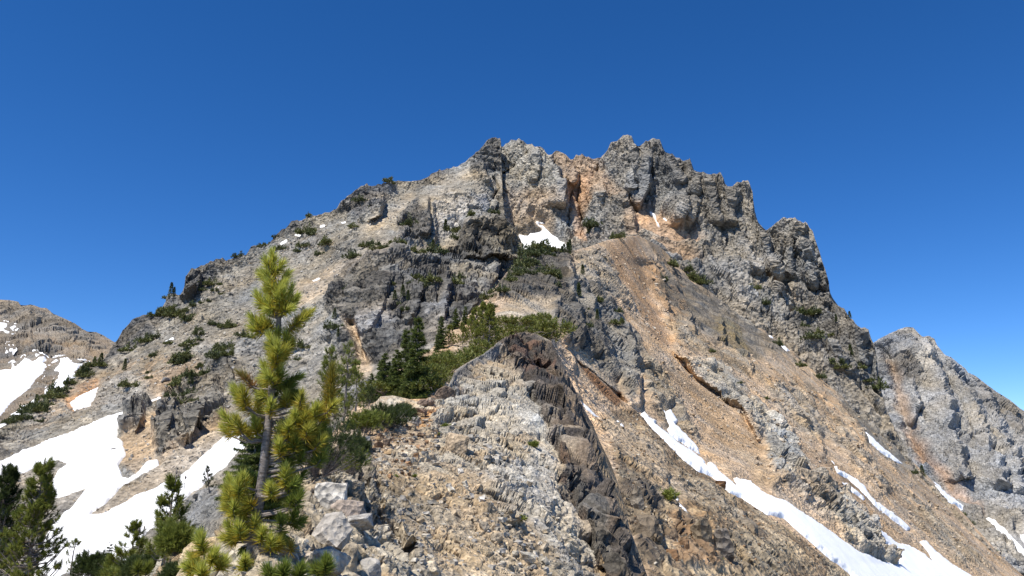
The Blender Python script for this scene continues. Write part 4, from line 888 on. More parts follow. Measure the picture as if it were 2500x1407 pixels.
class Mesh:
    def __init__(s): s.V, s.F3, s.F4, s.C, s.n = [], [], [], [], 0
    def add(s, V, T=None, Q=None, c=None):
        V = np.asarray(V, float).reshape(-1, 3)
        if T is not None: s.F3.append(np.asarray(T) + s.n)
        if Q is not None: s.F4.append(np.asarray(Q) + s.n)
        s.V.append(V); s.C.append(np.broadcast_to(np.asarray(c if c is not None else (.2, .16, .13), float), V.shape)); s.n += len(V)
    def tube(s, pts, rad, sides=6, c=None):
        pts = np.asarray(pts, float); n = len(pts)
        t = np.gradient(pts, axis=0); _, a, b = frame(t)
        ang = np.linspace(0, 2 * np.pi, sides, endpoint=False)
        ring = pts[:, None] + np.asarray(rad)[:, None, None] * (np.cos(ang)[None, :, None] * a[:, None] + np.sin(ang)[None, :, None] * b[:, None])
        i = np.arange(n * sides).reshape(n, sides); j = np.roll(i, -1, 1)
        s.add(ring, Q=np.stack([i[:-1], j[:-1], j[1:], i[1:]], -1).reshape(-1, 4), c=c)
    def needles(s, A, B, n, ln, w, r, pal, spread=(.35, 1.25), tipbias=.75):
        """A brush of needles along each shoot A->B (arrays of points)."""
        A, B = np.atleast_2d(A), np.atleast_2d(B)
        k = np.repeat(np.arange(len(A)), n); N_ = len(k)
        t = r.random(N_) ** tipbias
        p = A[k] + (B - A)[k] * t[:, None]
        d, a, b = frame(B - A)
        ph = r.uniform(0, 2 * np.pi, N_)
        th = spread[1] + (spread[0] - spread[1]) * t ** 1.4 + r.normal(0, .16, N_)
        rad = np.cos(ph)[:, None] * a[k] + np.sin(ph)[:, None] * b[k]
        dr = np.cos(th)[:, None] * d[k] + np.sin(th)[:, None] * rad
        L = ln * r.uniform(.7, 1.15, N_)
        tip = p + dr * L[:, None]
        tip[:, 2] -= .10 * L * (1 - t)
        q = np.cross(dr, r.normal(0, 1, (N_, 3))); q /= np.linalg.norm(q, axis=1, keepdims=True) + 1e-9
        V = np.stack([p - q * w * .5, p + q * w * .5, tip], 1)
        c0, c1, c2 = [np.array(x) for x in pal]            # old, full, young
        x = np.clip(t + r.normal(0, .28, N_), 0, 1)[:, None]
        c = np.where(x < .5, c0 + (c1 - c0) * x * 2, c1 + (c2 - c1) * (x * 2 - 1)) * r.uniform(.75, 1.25, (N_, 1))
        s.add(V, T=np.arange(N_ * 3).reshape(-1, 3), c=np.repeat(c, 3, 0))
    def build(s, name, mat, parent=None, smooth=False):
        return mesh_obj(name, np.concatenate(s.V), [np.concatenate(f) for f in (s.F3, s.F4) if f], mat, parent, np.concatenate(s.C), smooth)

HERO = ((.50,.36,.04), (.33,.36,.045), (.66,.66,.16))
PINE = ((.21,.195,.03), (.145,.18,.03), (.25,.28,.06))
DARK = ((.055,.07,.02), (.045,.07,.02), (.085,.11,.03))
FIRC = ((.07,.09,.028), (.085,.12,.03), (.16,.19,.045))
STEM = (.20, .115, .06)

# the big young pine in front, shoot by shoot
HD = 4.4
trunk_px = [(617,1345),(622,1300),(629,1255),(636,1200),(644,1140),(651,1070),(657,1010),(663,950),(668,900),(674,850),(680,805),(681,775),(676,735),(671,690),(668,655),(665,622)]
def tr_at(v):
    a = np.array(trunk_px)[::-1]
    return np.interp(v, a[:, 1], a[:, 0])
SH = [  # trunk height v, elbow, base u,v -> tip u,v, distance offset, needles, kind
 (640,None,668,668,665,612,0,420,0),(668,None,662,668,648,632,-.03,230,0),(668,None,670,672,690,640,-.02,230,0),(676,None,666,690,644,664,-.05,230,0),(684,None,676,700,708,664,0,230,0),
 (690,None,664,690,634,668,.03,200,0),(700,None,672,715,655,690,-.06,240,0),(705,None,676,718,695,690,-.05,260,0),(712,None,676,735,684,706,-.08,260,0),(715,None,668,742,650,706,-.02,220,0),
 (778,(655,770),648,762,626,714,-.03,330,0),(775,(668,768),660,764,652,728,-.06,260,0),(772,None,668,760,640,740,.04,220,0),(775,(690,765),692,757,690,704,-.07,330,0),(778,(700,760),704,752,724,726,-.02,260,0),
 (776,(695,768),702,745,712,700,.04,240,0),(770,None,684,752,676,722,-.08,220,0),(772,None,684,766,712,752,-.08,220,0),(765,None,672,756,655,756,-.08,160,0),
 (814,(655,812),646,806,612,772,-.04,330,0),(814,(660,812),652,805,640,780,-.02,220,0),(815,(650,815),640,815,614,800,-.05,200,0),(812,None,665,808,655,788,.02,150,0),
 (820,(692,816),700,812,766,756,-.02,520,1),(818,(695,816),720,800,742,765,.05,260,1),
 (868,None,672,862,657,818,-.06,340,0),(880,None,678,880,675,836,-.09,420,0),(872,None,684,868,704,826,.08,300,1),(890,None,684,885,700,846,-.04,300,1),(880,None,674,880,654,848,.03,240,0),(895,None,680,895,664,872,-.08,240,1),(870,None,690,862,712,838,.02,220,1),
 (938,None,662,935,642,888,-.06,360,0),(930,None,672,925,684,898,-.06,240,0),(938,None,668,938,652,915,-.1,240,0),(945,None,676,945,738,916,.02,420,2),(948,None,676,950,715,940,.05,320,2),(944,None,672,945,690,912,-.05,220,2),(940,None,664,930,640,925,.05,200,0),
 (952,(630,950),612,942,584,908,-.02,170,3),(952,(640,951),625,948,604,924,.03,170,3),(956,None,655,955,640,935,.06,180,0),
 (1022,(630,1018),602,1000,568,940,-.05,520,0),(1020,(625,1012),600,990,590,950,-.1,360,1),(1022,(640,1018),618,1008,585,975,.02,320,1),(1000,None,650,985,630,958,.08,200,0),(985,None,660,975,640,962,0,180,0),
 (1076,(615,1082),582,1060,542,1006,-.04,430,0),(1076,(612,1080),590,1058,575,1020,-.08,330,1),(1070,(640,1066),630,1060,621,1022,-.03,300,0),(1074,(630,1074),612,1070,600,1044,.02,220,1),(1076,(600,1080),565,1065,545,1045,.04,220,1),
 (1020,None,660,1012,662,980,-.1,260,0),(975,(690,968),700,962,708,940,.02,240,2),(975,(685,974),700,975,724,962,.04,240,2),(1012,None,668,1005,690,985,.06,260,2),(1000,None,662,990,672,965,.09,200,2),
 (1021,(690,1020),722,1040,719,1008,-.06,330,0),(1030,(690,1030),735,1032,746,1002,.04,260,1),(1072,(690,1066),705,1062,704,1036,-.08,330,0),(1072,(700,1072),735,1070,742,1042,.02,320,1),(1074,(720,1075),768,1022,770,994,-.06,330,0),
 (1076,(770,1060),800,1000,808,950,0,420,3+1),(1076,(775,1055),806,965,812,890,0,560,3+1),(1076,(760,1060),785,1030,798,1000,.04,330,1),(1076,(740,1075),775,1062,790,1040,.04,300,2),(1078,(740,1082),780,1090,798,1068,.06,300,2),
 (1080,(700,1085),740,1080,756,1060,.06,260,2),(1080,(690,1080),715,1085,722,1062,-.03,300,1),(1078,(680,1076),690,1070,684,1046,-.02,240,0),(1090,(690,1110),685,1112,681,1076,-.07,360,0),(1088,(690,1095),720,1108,738,1092,.08,260,2),(1090,(720,1095),752,1040,760,1018,.05,300,1),
 (1085,(700,1090),745,1100,770,1085,.1,240,2),(1060,None,668,1052,688,1030,.03,240,1),
 (1206,(680,1212),697,1188,697,1140,-.05,480,0),(1206,(675,1215),700,1196,712,1160,.03,330,1),(1212,(650,1214),664,1214,659,1186,-.12,330,0),(1205,(680,1215),715,1205,725,1185,.05,240,2),(1210,None,650,1205,672,1180,.06,220,1),
 (1216,(610,1220),584,1218,580,1174,-.07,460,0),(1218,(600,1225),572,1228,556,1196,-.03,360,1),(1218,(600,1224),568,1215,558,1168,.03,330,0),(1212,None,625,1200,610,1158,.06,360,2),(1210,None,632,1195,636,1165,.1,260,2),(1245,(600,1252),575,1246,552,1212,-.02,360,0),(1245,(600,1250),580,1252,552,1240,0,300,1),(1240,None,618,1238,598,1222,-.05,260,1),
 (1256,None,645,1250,690,1238,.06,360,2),(1258,None,648,1262,698,1262,.08,360,2),(1270,(690,1274),708,1280,722,1246,0,360,2),(1270,(695,1278),715,1284,738,1270,.02,240,2),(1290,(660,1296),685,1296,696,1318,.05,330,2),
 (1282,(605,1280),596,1285,590,1262,-.02,260,1),(1310,(595,1318),580,1318,556,1280,-.05,460,0),(1312,(600,1320),588,1318,580,1280,-.08,330,0),(1314,(600,1325),578,1325,548,1312,-.03,330,1),(1300,None,625,1305,605,1278,.03,260,2),(1325,(600,1332),590,1336,600,1350,.04,260,2),
 (1318,None,638,1322,640,1296,-.06,330,0),(1330,(650,1345),660,1344,663,1314,-.06,330,0),(1330,(660,1350),675,1342,684,1318,-.02,260,1),(1338,(680,1358),708,1346,712,1332,-.02,130,4),(1335,None,618,1345,636,1340,.06,300,2),(1330,None,612,1335,620,1352,.05,300,2),
 (1342,(600,1375),600,1398,597,1362,-.25,560,0),
]
hb = knoll.at(620, 1345)
root = empty('pine_tree', (float(hb[0]), float(hb[1]), float(hb[2])), 'tall young pine with yellow green needle brushes standing in front of the snowfield', 'pine tree')
HD = float(hb[1])
O = np.array(hb, float)
rn = np.random.default_rng(3)
tm = Mesh()
tp = ray_pt([p[0] for p in trunk_px], [p[1] for p in trunk_px], HD + .02 * np.sin(np.arange(len(trunk_px)))) - O
tp[0] -= np.array([.01, 0, .06])
trad = np.interp(np.arange(len(tp)), [0, 3, 6, 9, 12, 15], np.array([13, 11.5, 9.5, 7.5, 5, 2.8]) * HD / F)
tm.tube(tp, trad, 10)
for v in (1212, 1076, 1021, 952, 815):                     # swollen whorls
    c = ray_pt(tr_at(v), v, HD) - O; rr = np.interp(v, [700, 1300], [5, 12.5]) * HD / F
    tm.tube([c + np.array([0, 0, -.02]), c, c + np.array([0, 0, .02])], [rr * .9, rr * 1.22, rr * .9], 10)
tm.build('trunk', M_BARK, root, True)
bmh, cr_ = Mesh(), Mesh()
kinds = {0: HERO, 1: ((.52,.35,.04), (.34,.33,.04), (.60,.57,.12)), 2: ((.22,.22,.035), (.15,.205,.035), (.30,.35,.07)), 3: ((.30,.15,.06), (.27,.17,.05), (.28,.24,.06)), 4: ((.36,.24,.03), (.27,.22,.03), (.30,.28,.06))}
rf = random.Random(8)
for (ua, va_, ub, vb_, k, kd) in [(690, 985, 800, 1105, 19, 1), (660, 1180, 735, 1300, 7, 2), (556, 1185, 625, 1335, 7, 0), (640, 1090, 705, 1185, 5, 0), (640, 830, 715, 900, 4, 0), (556, 960, 650, 1075, 3, 1), (690, 1080, 790, 1150, 9, 2)]:
    for q in range(k):
        u_, v_ = rf.uniform(ua, ub), rf.uniform(va_, vb_)
        SH.append((v_ + abs(u_ - tr_at(v_)) * .25, None, u_, v_, u_ + (u_ - tr_at(v_)) * .12 + rf.uniform(-9, 9), v_ - rf.uniform(20, 38), rf.uniform(-.07, .12), 230, kd))
for (va, el, u0, v0, u1, v1, dd, nn, kd) in SH:
    a = ray_pt(tr_at(va), va, HD) - O
    b = ray_pt(u0, v0, HD + dd) - O
    t_ = ray_pt(u1, v1, HD + dd * 1.25 - .015) - O
    path = [a]
    if el: path.append(ray_pt(el[0], el[1], HD + dd * .6) - O)
    path += [b]
    path = np.array(path)
    if len(path) == 2: path = np.array([path[0], (path[0] + path[1]) / 2 - np.array([0, 0, .006]), path[1]])
    L = np.linalg.norm(np.diff(path, axis=0), axis=1).sum()
    bmh.tube(path, np.linspace(.0085 if L > .08 else .006, .0048, len(path)), 6, STEM)
    tv = (t_ - b) * .82
    bmh.tube([b, b + tv * .5, b + tv], [.0048, .0045, .0035], 6, (.22, .10, .045))
    cr_.needles(b - tv * .1, b + tv, int(nn * .95), .066, .0056, rn, kinds[min(kd, 4)], spread=(.2, 1.35))
    cr_.needles(b + tv * .8, b + tv, 26, .02, .004, rn, ((.30,.14,.05), (.34,.17,.05), (.38,.22,.07)), spread=(.05, .3))   # rusty bud
bmh.build('branches', M_BARK, root, True)
cr_.build('crown', M_NEEDLE, root)

def gen_pine(seed, H, R, n, ln, npt, w, pal, bare=.15, up=.5, twist=.06, sides=6, cones=0, taper=1.4, tr=.02):
    """Small pine: wandering stem, rising limbs, a brush of needles at each end."""
    r = np.random.default_rng(seed)
    st, cr = Mesh(), Mesh()
    zs = np.linspace(0, 1, 9)
    wob = np.cumsum(r.normal(0, twist * H * .3, (9, 2)), 0); wob -= wob[0]
    tp = np.c_[wob, zs * H]
    st.tube(tp, H * tr * (1 - .82 * zs) + .002, sides)
    A, B = [tp[-1] - np.array([0, 0, .06 * H])], [tp[-1]]
    for i in range(n):
        f = bare + (1 - bare) * r.random() ** .85
        rm = R * (1 - f ** taper) * r.uniform(.55, 1.05) + .03 * H
        az = i * 2.399 + r.normal(0, .4)
        o = np.array([np.interp(f, zs, tp[:, 0]), np.interp(f, zs, tp[:, 1]), f * H])
        d = np.array([math.cos(az), math.sin(az), 0])
        o[2] = max(.02 * H, o[2] - rm * up * .5)
        m = o + d * rm * .55 + np.array([0, 0, rm * up * .12])
        e = o + d * rm + np.array([0, 0, rm * up * r.uniform(.5, 1.0)])
        st.tube([o, m, e], [H * .0055 + .001, H * .004 + .001, H * .002 + .0008], 4)
        dirv = e - m; dirv /= np.linalg.norm(dirv)
        L = ln * r.uniform(.6, 1.2)
        dirv = dirv * .7 + np.array([0, 0, .5]) + r.normal(0, .15, 3); dirv /= np.linalg.norm(dirv)
        A.append(e - dirv * L * .3); B.append(e + dirv * L * .7)
        for k in range(r.integers(1, 4)):
            q = o + (e - o) * r.uniform(.35, .95) + r.normal(0, rm * .14, 3)
            dv = d * r.uniform(.2, .8) + r.normal(0, .45, 3) + np.array([0, 0, .6]); dv /= np.linalg.norm(dv)
            A.append(q - dv * L * .3); B.append(q + dv * L * .6)
    cr.needles(np.array(A), np.array(B), npt, ln, w, r, pal, spread=(.2, 1.3))
    if cones:
        for k in range(cones):
            q = tp[-1] + np.array([r.uniform(0, R * .55), r.normal(0, R * .2), r.uniform(-.16, .06) * H])
            st.tube([q - np.array([0, 0, .12 * H]), q], [.002, .002], 4, (.12, .09, .08))
            st.tube([q, q + np.array([.002, 0, .012]), q + np.array([.003, 0, .03])], [.004, .009, .003], 5, (.07, .045, .05))
    return st, cr

def gen_fir(seed, H, R, levels, per, ln, w, pal, droop=.25, dens=1.0):
    """Fir: straight stem, tiers of flat drooping sprays."""
    r = np.random.default_rng(seed)
    st, cr = Mesh(), Mesh()
    st.tube([[0, 0, 0], [0, 0, H * .5], [0, 0, H]], [H * .022, H * .013, .003 * H], 6)
    A, B = [np.array([0, 0, H * .93])], [np.array([0, 0, H])]
    for l in range(levels):
        f = .06 + .92 * (l / levels)
        rr = R * (1 - f) ** .8 + .02 * H
        for k in range(max(3, int(per * (1 - f * .55)))):
            az = r.uniform(0, 6.283); L = rr * r.uniform(.6, 1.1)
            d = np.array([math.cos(az), math.sin(az), -droop * (1 - f) + .35 * f]); sd = np.array([-math.sin(az), math.cos(az), 0])
            o = np.array([0, 0, f * H + r.normal(0, .01 * H)])
            e = o + d * L
            st.tube([o, e], [.004 * H, .0012 * H], 3)
            ns = max(2, int(L / (R * .14) * dens))
            for j in range(ns):
                t = (j + .6) / ns
                p = o + (e - o) * t
                for sg in (-1, 1):
                    tw = d * .7 + sd * sg * .75 + np.array([0, 0, r.normal(-.05, .12)])
                    q = p + tw * L * .34 * (1.1 - t * .7)
                    A.append(p); B.append(q)
            A.append(o + (e - o) * .6); B.append(e + d * L * .06)
    A, B = np.array(A), np.array(B)
    cr.needles(A, B, int(14 * dens), ln, w, r, pal, spread=(.5, 1.1), tipbias=1.0)
    return st, cr

def gen_shrub(seed, W, H, n, ln, npt, w, pal, twigs=0):
    """Low mat of short upturned shoots over a dome of wood."""
    r = np.random.default_rng(seed)
    st, cr = Mesh(), Mesh()
    A, B = [], []
    lob = [(r.uniform(-.6, .6) * W, r.uniform(-.5, .5) * W, r.uniform(.35, .6) * W, r.uniform(.6, 1.) * H) for _ in range(6)]
    for i in range(n):
        cx, cy, cr_r, ch = lob[r.integers(0, 6)]
        az = r.uniform(0, 6.283); q = r.random() ** .5
        p = np.array([cx + math.cos(az) * cr_r * q, cy + math.sin(az) * cr_r * q, ch * math.sqrt(max(0, 1 - q * q * .92)) * r.uniform(.72, 1.04)])
        d = np.array([math.cos(az) * q * .9, math.sin(az) * q * .9, .9]) + r.normal(0, .35, 3); d /= np.linalg.norm(d)
        A.append(p - d * ln * .5); B.append(p + d * ln * .9)
        if i % 6 == 0:
            st.tube([[cx * .3, cy * .3, 0], p * np.array([.7, .7, .6]), p], [.012 * W, .008 * W, .004 * W], 4, (.22, .19, .165))
    for i in range(twigs):
        az = r.uniform(0, 6.283); L = W * r.uniform(.5, 1.15)
        e = np.array([math.cos(az) * L, math.sin(az) * L * .7, H * r.uniform(.1, .9)])
        st.tube([[0, 0, H * .1], e * .5 + np.array([0, 0, H * .15]), e * .8, e + r.normal(0, .05 * W, 3)], [.011 * W, .008 * W, .005 * W, .003 * W], 4, (.34, .30, .27))
    cr.needles(np.array(A), np.array(B), npt, ln, w, r, pal, spread=(.3, 1.3))
    return st, cr

def seat(u, v, D):
    """Point on the knoll there, or at distance D where the knoll does not reach."""
    if v > np.interp(u, knoll.us, knoll.vt) + 3: return knoll.at(u, v)
    return ray_pt(u, v, D)
def dn(u, v, D): return float(seat(u, v, D)[1])
def place(kind, parts, loc, label, cat, group=None, names=('trunk', 'crown'), mat=None, rot=0.0):
    e = empty(kind, tuple(float(x) for x in loc), label, cat, group)
    e.rotation_euler.z = rot
    parts[0].build(names[0], M_BARK, e); parts[1].build(names[1], mat or M_NEEDLE, e)
    return e
def px2m(px, D): return px * D / F

# near plants, each at its own spot
def near(kind, gen, u, v, D, label, cat, **kw):
    p = ray_pt(u, v, D)
    place(kind, gen, p, label, cat, **kw)
g = px2m
place('pine_tree', gen_pine(11, g(310, 11.2), g(82, 11.2), 160, .07, 60, .0075, PINE, bare=.10, up=.7, twist=.03, taper=1.2, tr=.016), ray_pt(58, 1462, 11.2), 'dense dark green pine leaning over the snow at the bottom left corner', 'pine tree')
place('pine_tree', gen_pine(12, g(300, 12), g(80, 12), 200, .07, 60, .0075, DARK, bare=.05, up=.7, twist=.03, taper=1.2), ray_pt(-22, 1470, 12), 'very dark green pine cut off by the left frame edge', 'pine tree')
place('pine_tree', gen_pine(13, g(222, dn(398, 1412, 8.6)), g(52, dn(398, 1412, 8.6)), 36, .055, 60, .0055, PINE, bare=.16, up=.6, twist=.035, cones=9, taper=1.8, tr=.018), seat(398, 1412, 8.6), 'slim open pine with dry cones at its top, left of the tall pine', 'pine tree')
place('pine_tree', gen_pine(14, g(140, dn(305, 1428, 8.8)), g(48, dn(305, 1428, 8.8)), 40, .052, 60, .0055, PINE, bare=.12, up=.6, twist=.04, cones=6, taper=1.8, tr=.02), seat(305, 1428, 8.8), 'short bushy pine between the slim open pine and the leafy thicket', 'pine tree')
place('pine_sapling', gen_pine(15, g(105, dn(172, 1440, 8.4)), g(36, dn(172, 1440, 8.4)), 16, .035, 40, .0036, PINE, bare=.2, up=.8, twist=.05, taper=2.2), seat(172, 1440, 8.4), 'thin sparse sapling standing against the snow near the bottom edge', 'sapling')
place('fir_sapling', gen_fir(16, g(62, dn(262, 1392, 8.8)), g(17, dn(262, 1392, 8.8)), 9, 7, .016, .004, DARK), seat(262, 1392, 8.8), 'tiny pointed fir rising from the thicket at the bottom left', 'sapling')
place('pine_sapling', gen_pine(17, g(60, dn(511, 1203, 8.3)), g(22, dn(511, 1203, 8.3)), 22, .02, 26, .0034, ((.10,.10,.05), (.09,.11,.05), (.12,.14,.06)), bare=.1, up=.8, taper=1.2), seat(511, 1203, 8.3), 'small thin sapling on top of the grey outcrop', 'sapling')
for i, (u, v, w, h, D, lb) in enumerate([
    (232, 1432, 62, 66, 9.0, 'rounded thicket of green shoots at the bottom edge beside the thin sapling'),
    (285, 1425, 60, 72, 8.9, 'bushy thicket at the foot of the short bushy pine'),
    (350, 1418, 56, 60, 8.7, 'leafy thicket between the short bushy pine and the slim open pine'),
    (452, 1378, 44, 76, 8.0, 'dark leafy thicket in front of the grey outcrop'),
    (430, 1428, 44, 50, 7.6, 'low thicket at the bottom edge right of the slim open pine')]):
    D = dn(u, v, D)
    place('shrub', gen_shrub(30 + i, g(w, D), g(h, D), 330, .05, 50, .0055, PINE if i % 2 else DARK, twigs=8), seat(u, v, D), lb, 'shrub', names=('branches', 'foliage'))
place('fir_tree', gen_fir(40, g(205, dn(615, 1235, 7.6)), g(82, dn(615, 1235, 7.6)), 15, 13, .030, .0065, FIRC, droop=.15, dens=1.7), seat(615, 1235, 7.6), 'dark green fir with flat sprays behind the tall pine trunk', 'fir tree')
place('shrub', gen_shrub(41, g(108, dn(770, 1188, 8.4)), g(150, dn(770, 1188, 8.4)), 560, .034, 30, .0042, DARK, twigs=46), seat(770, 1188, 8.4), 'wide dark shrub with bare grey twigs right of the tall pine trunk', 'shrub', names=('branches', 'foliage'))
place('shrub', gen_shrub(42, g(60, dn(848, 1168, 8.9)), g(70, dn(848, 1168, 8.9)), 170, .034, 30, .0042, PINE, twigs=30), seat(848, 1168, 8.9), 'smaller twiggy shrub at the right end of the wide dark shrub', 'shrub', names=('branches', 'foliage'))
place('pine_tree', gen_pine(43, g(225, 21), g(34, 21), 70, .11, 30, .012, PINE, bare=.22, up=.8, twist=.05, taper=2.2, tr=.018), ray_pt(808, 1080, 21), 'lanky crooked pine with bare lower trunk behind the tall pine', 'pine tree')
place('pine_tree', gen_pine(44, g(190, 26), g(26, 26), 60, .13, 28, .014, PINE, bare=.1, up=.9, twist=.05, taper=2.2), ray_pt(838, 1030, 26), 'narrow pine with separate tufts just right of the tall pine tip branch', 'pine tree')
place('pine_tree', gen_pine(45, g(120, 30), g(26, 30), 40, .14, 28, .016, PINE, bare=.1, up=.9, twist=.06, taper=2.0), ray_pt(868, 1005, 30), 'short crooked pine left of the fir clump', 'pine tree')
place('shrub', gen_shrub(46, g(22, 34), g(64, 34), 60, .16, 24, .02, DARK), ray_pt(896, 1000, 34), 'upright dark bush in the tan gully left of the fir clump', 'shrub', names=('branches', 'foliage'))

# saplings right in front of the lens
def sapling(u0, v0, D, shoots, label, pal=HERO):
    b = ray_pt(u0, v0, D)
    e = empty('pine_sapling', tuple(float(x) for x in b), label, 'sapling')
    s_, c_ = Mesh(), Mesh()
    for (a, bb, t, dd, n) in shoots:
        A = ray_pt(a[0], a[1], D + dd * .3) - b; B = ray_pt(bb[0], bb[1], D + dd) - b; T = ray_pt(t[0], t[1], D + dd - .02) - b
        s_.tube([A, (A + B) / 2 - np.array([0, 0, .004]), B, B + (T - B) * .8], [.006, .005, .004, .003], 6, STEM)
        c_.needles(B, B + (T - B) * .85, int(n * 1.05), .068, .0056, rn, pal, spread=(.22, 1.3))
        c_.needles(B + (T - B) * .7, B + (T - B) * .85, 22, .02, .004, rn, ((.30,.14,.05), (.34,.17,.05), (.38,.22,.07)), spread=(.05, .3))
    s_.build('trunk', M_BARK, e); c_.build('crown', M_NEEDLE, e)
sapling(506, 1440, 4.0, [((506,1440),(498,1355),(489,1308),0,420),((505,1410),(515,1380),(523,1355),-.03,420),((505,1415),(490,1385),(470,1362),.04,300),((506,1420),(480,1395),(462,1385),-.04,380),((506,1430),(535,1392),(545,1372),0,280),((506,1430),(495,1415),(492,1392),-.1,280)], 'bright yellow green sapling with spiky tufts at the bottom, left of the tall pine')
sapling(690, 1450, 3.8, [((690,1450),(690,1412),(694,1388),0,420),((690,1450),(725,1418),(735,1390),.03,380),((690,1450),(665,1415),(655,1395),.02,360)], 'dark sapling tips at the bottom edge right of the tall pine foot', kinds[2])
sapling(795, 1450, 3.9, [((795,1450),(792,1405),(797,1370),0,480),((795,1450),(780,1412),(772,1390),.03,300)], 'single green sapling tuft in front of the wide pale boulder', kinds[2])
sapling(345, 1445, 5.6, [((345,1445),(338,1400),(336,1380),0,300),((345,1445),(355,1405),(362,1382),0,300)], 'small green sapling tip at the bottom edge below the slim open pine', PINE)

# mats on the knoll edge
for i, (u, v, w, h, lb) in enumerate([(945, 1050, 66, 52, 'broad dark krummholz mat on the left edge of the knoll'), (890, 1068, 52, 56, 'krummholz bush at the left end of the broad dark mat'), (975, 1022, 40, 34, 'small krummholz clump at the upper end of the broad dark mat'), (870, 1100, 40, 36, 'low green clump just below the krummholz bush')]):
    p = knoll.at(u, v)
    place('shrub', gen_shrub(60 + i, g(w, p[1]), g(h, p[1]), 260, .06, 26, .008, DARK if i != 1 else PINE, twigs=6), p, lb, 'shrub', names=('branches', 'foliage'))
for i, (u, v, s, lb) in enumerate([(1300, 1098, 20, 'small green cushion plant beside the dark dike'), (972, 1158, 10, 'tiny bright green cushion plant on the left pale slabs'), (1012, 1162, 9, 'tiny green cushion plant right of the bright one'), (1090, 1050, 20, 'small leafy plant on pale rock above the rounded tan boulder'), (1065, 1068, 12, 'tiny leafy plant left of the rounded tan boulder'), (1270, 1275, 16, 'dry greenish plant low on the pale face'), (1620, 1238, 34, 'lime green tuft among the brown rocks of the near spur'), (1745, 1382, 12, 'tiny green tuft under the dark upright block')]):
    ld = knoll if u < 1500 else ridge
    p = ld.at(u, v)
    st, cm = gen_shrub(80 + i, g(s * .7, p[1]), g(s * .6, p[1]), 40, g(s * .35, p[1]), 20, g(2.0, p[1]), PINE)
    o = cm.build('plant', M_LEAF); o.location = [float(x) for x in p]
    tag(o, lb, 'plant')

# fir and pine wood on the saddle: a few kinds, copied
def proto(parts, names=('trunk', 'crown')):
    a = mesh_obj.__call__ if False else None
    return [(nm, pt) for nm, pt in zip(names, parts)]
def copies(kind, gens, spots, cat, group, names, mat, lab, ld, base_h):
    """Builds each kind once, then copies the thing and both its parts."""
    made = []
    for i, (u, v, h, k) in enumerate(spots):
        p = ld.at(u, v)
        s = float(h * p[1] / F / base_h[k % len(gens)])
        k = k % len(gens)
        pr = next((m for m in made if m[0] == k), None)
        if pr is None:
            e = bpy.data.objects.new(kind, None); COL.objects.link(e)
            a = gens[k][0].build(names[0], M_BARK, e); b = gens[k][1].build(names[1], mat, e)
            made.append((k, e, a, b))
        else:
            e = pr[1].copy(); COL.objects.link(e)
            for ch in pr[2:]:
                c = ch.copy(); COL.objects.link(c); c.parent = e
        e.location = [float(x) for x in p]; e.rotation_euler = (0, 0, (i * 2.4) % 6.28); e.scale = (s, s, s * (1 + .12 * math.sin(i * 1.7)))
        tag(e, lab[i] if isinstance(lab, list) else lab, cat, group)

FIRS = [gen_fir(100 + k, 3.0, .62 + .12 * k, 20, 9, .13, .035, FIRC, droop=.3) for k in range(2)]
fs = [(1018, 990, 205, 0), (993, 985, 150, 1), (975, 990, 120, 0), (955, 985, 95, 1), (1005, 995, 120, 1), (1078, 855, 74, 0), (1112, 808, 58, 1), (1136, 800, 50, 0), (1066, 862, 40, 1), (930, 990, 100, 0), (912, 992, 78, 1), (944, 992, 118, 1), (966, 992, 88, 0)]
fl = ['tallest dark fir spire on the wooded saddle', 'second fir leaning against the tallest spire', 'middle sized fir left of the tall spires', 'fir just left of the middle sized one in the saddle clump', 'low fir in front of the tallest spire',
      'dark narrow fir against the grey cliff on the saddle', 'small fir high on the saddle below the gully', 'topmost small fir of the saddle', 'tiny fir left of the dark narrow one', 'fir near the left end of the saddle clump, beside a taller one', 'short fir at the far left end of the saddle clump', 'second tallest fir in the left half of the saddle clump', 'lower fir between the left firs and the middle one']
copies('fir_tree', FIRS, fs, 'fir tree', 'fir trees on the wooded saddle', ('trunk', 'crown'), M_NEEDLE, fl, ridge, [3.0, 3.0])
PINES = [gen_pine(110 + k, 2.6, [.75, .95, .55][k], [70, 80, 60][k], .15, 26, .034, ((.24,.215,.04), (.17,.195,.035), (.27,.285,.06)), bare=[.12, .06, .3][k], up=.6, twist=.04, taper=[1.6, 1.3, 2.0][k], tr=.014) for k in range(3)]
ps = [(1160, 842, 92, 0), (1180, 850, 96, 0), (1150, 838, 70, 1), (1096, 852, 62, 0), (1190, 862, 105, 2), (1192, 805, 52, 1), (1205, 812, 50, 0), (1166, 862, 66, 1), (1130, 852, 55, 1)]
copies('pine_tree', PINES, ps, 'pine tree', 'upright pines on the wooded saddle', ('trunk', 'crown'), M_NEEDLE, 'yellow green upright pine among the bushes of the wooded saddle', ridge, [2.6] * 3)
BUSH = [gen_shrub(120 + k, 1.3, [.62, .8, .5][k], 120, .16, 22, .034, ((.18,.165,.035), (.13,.155,.03), (.22,.235,.05)), twigs=9) for k in range(3)]
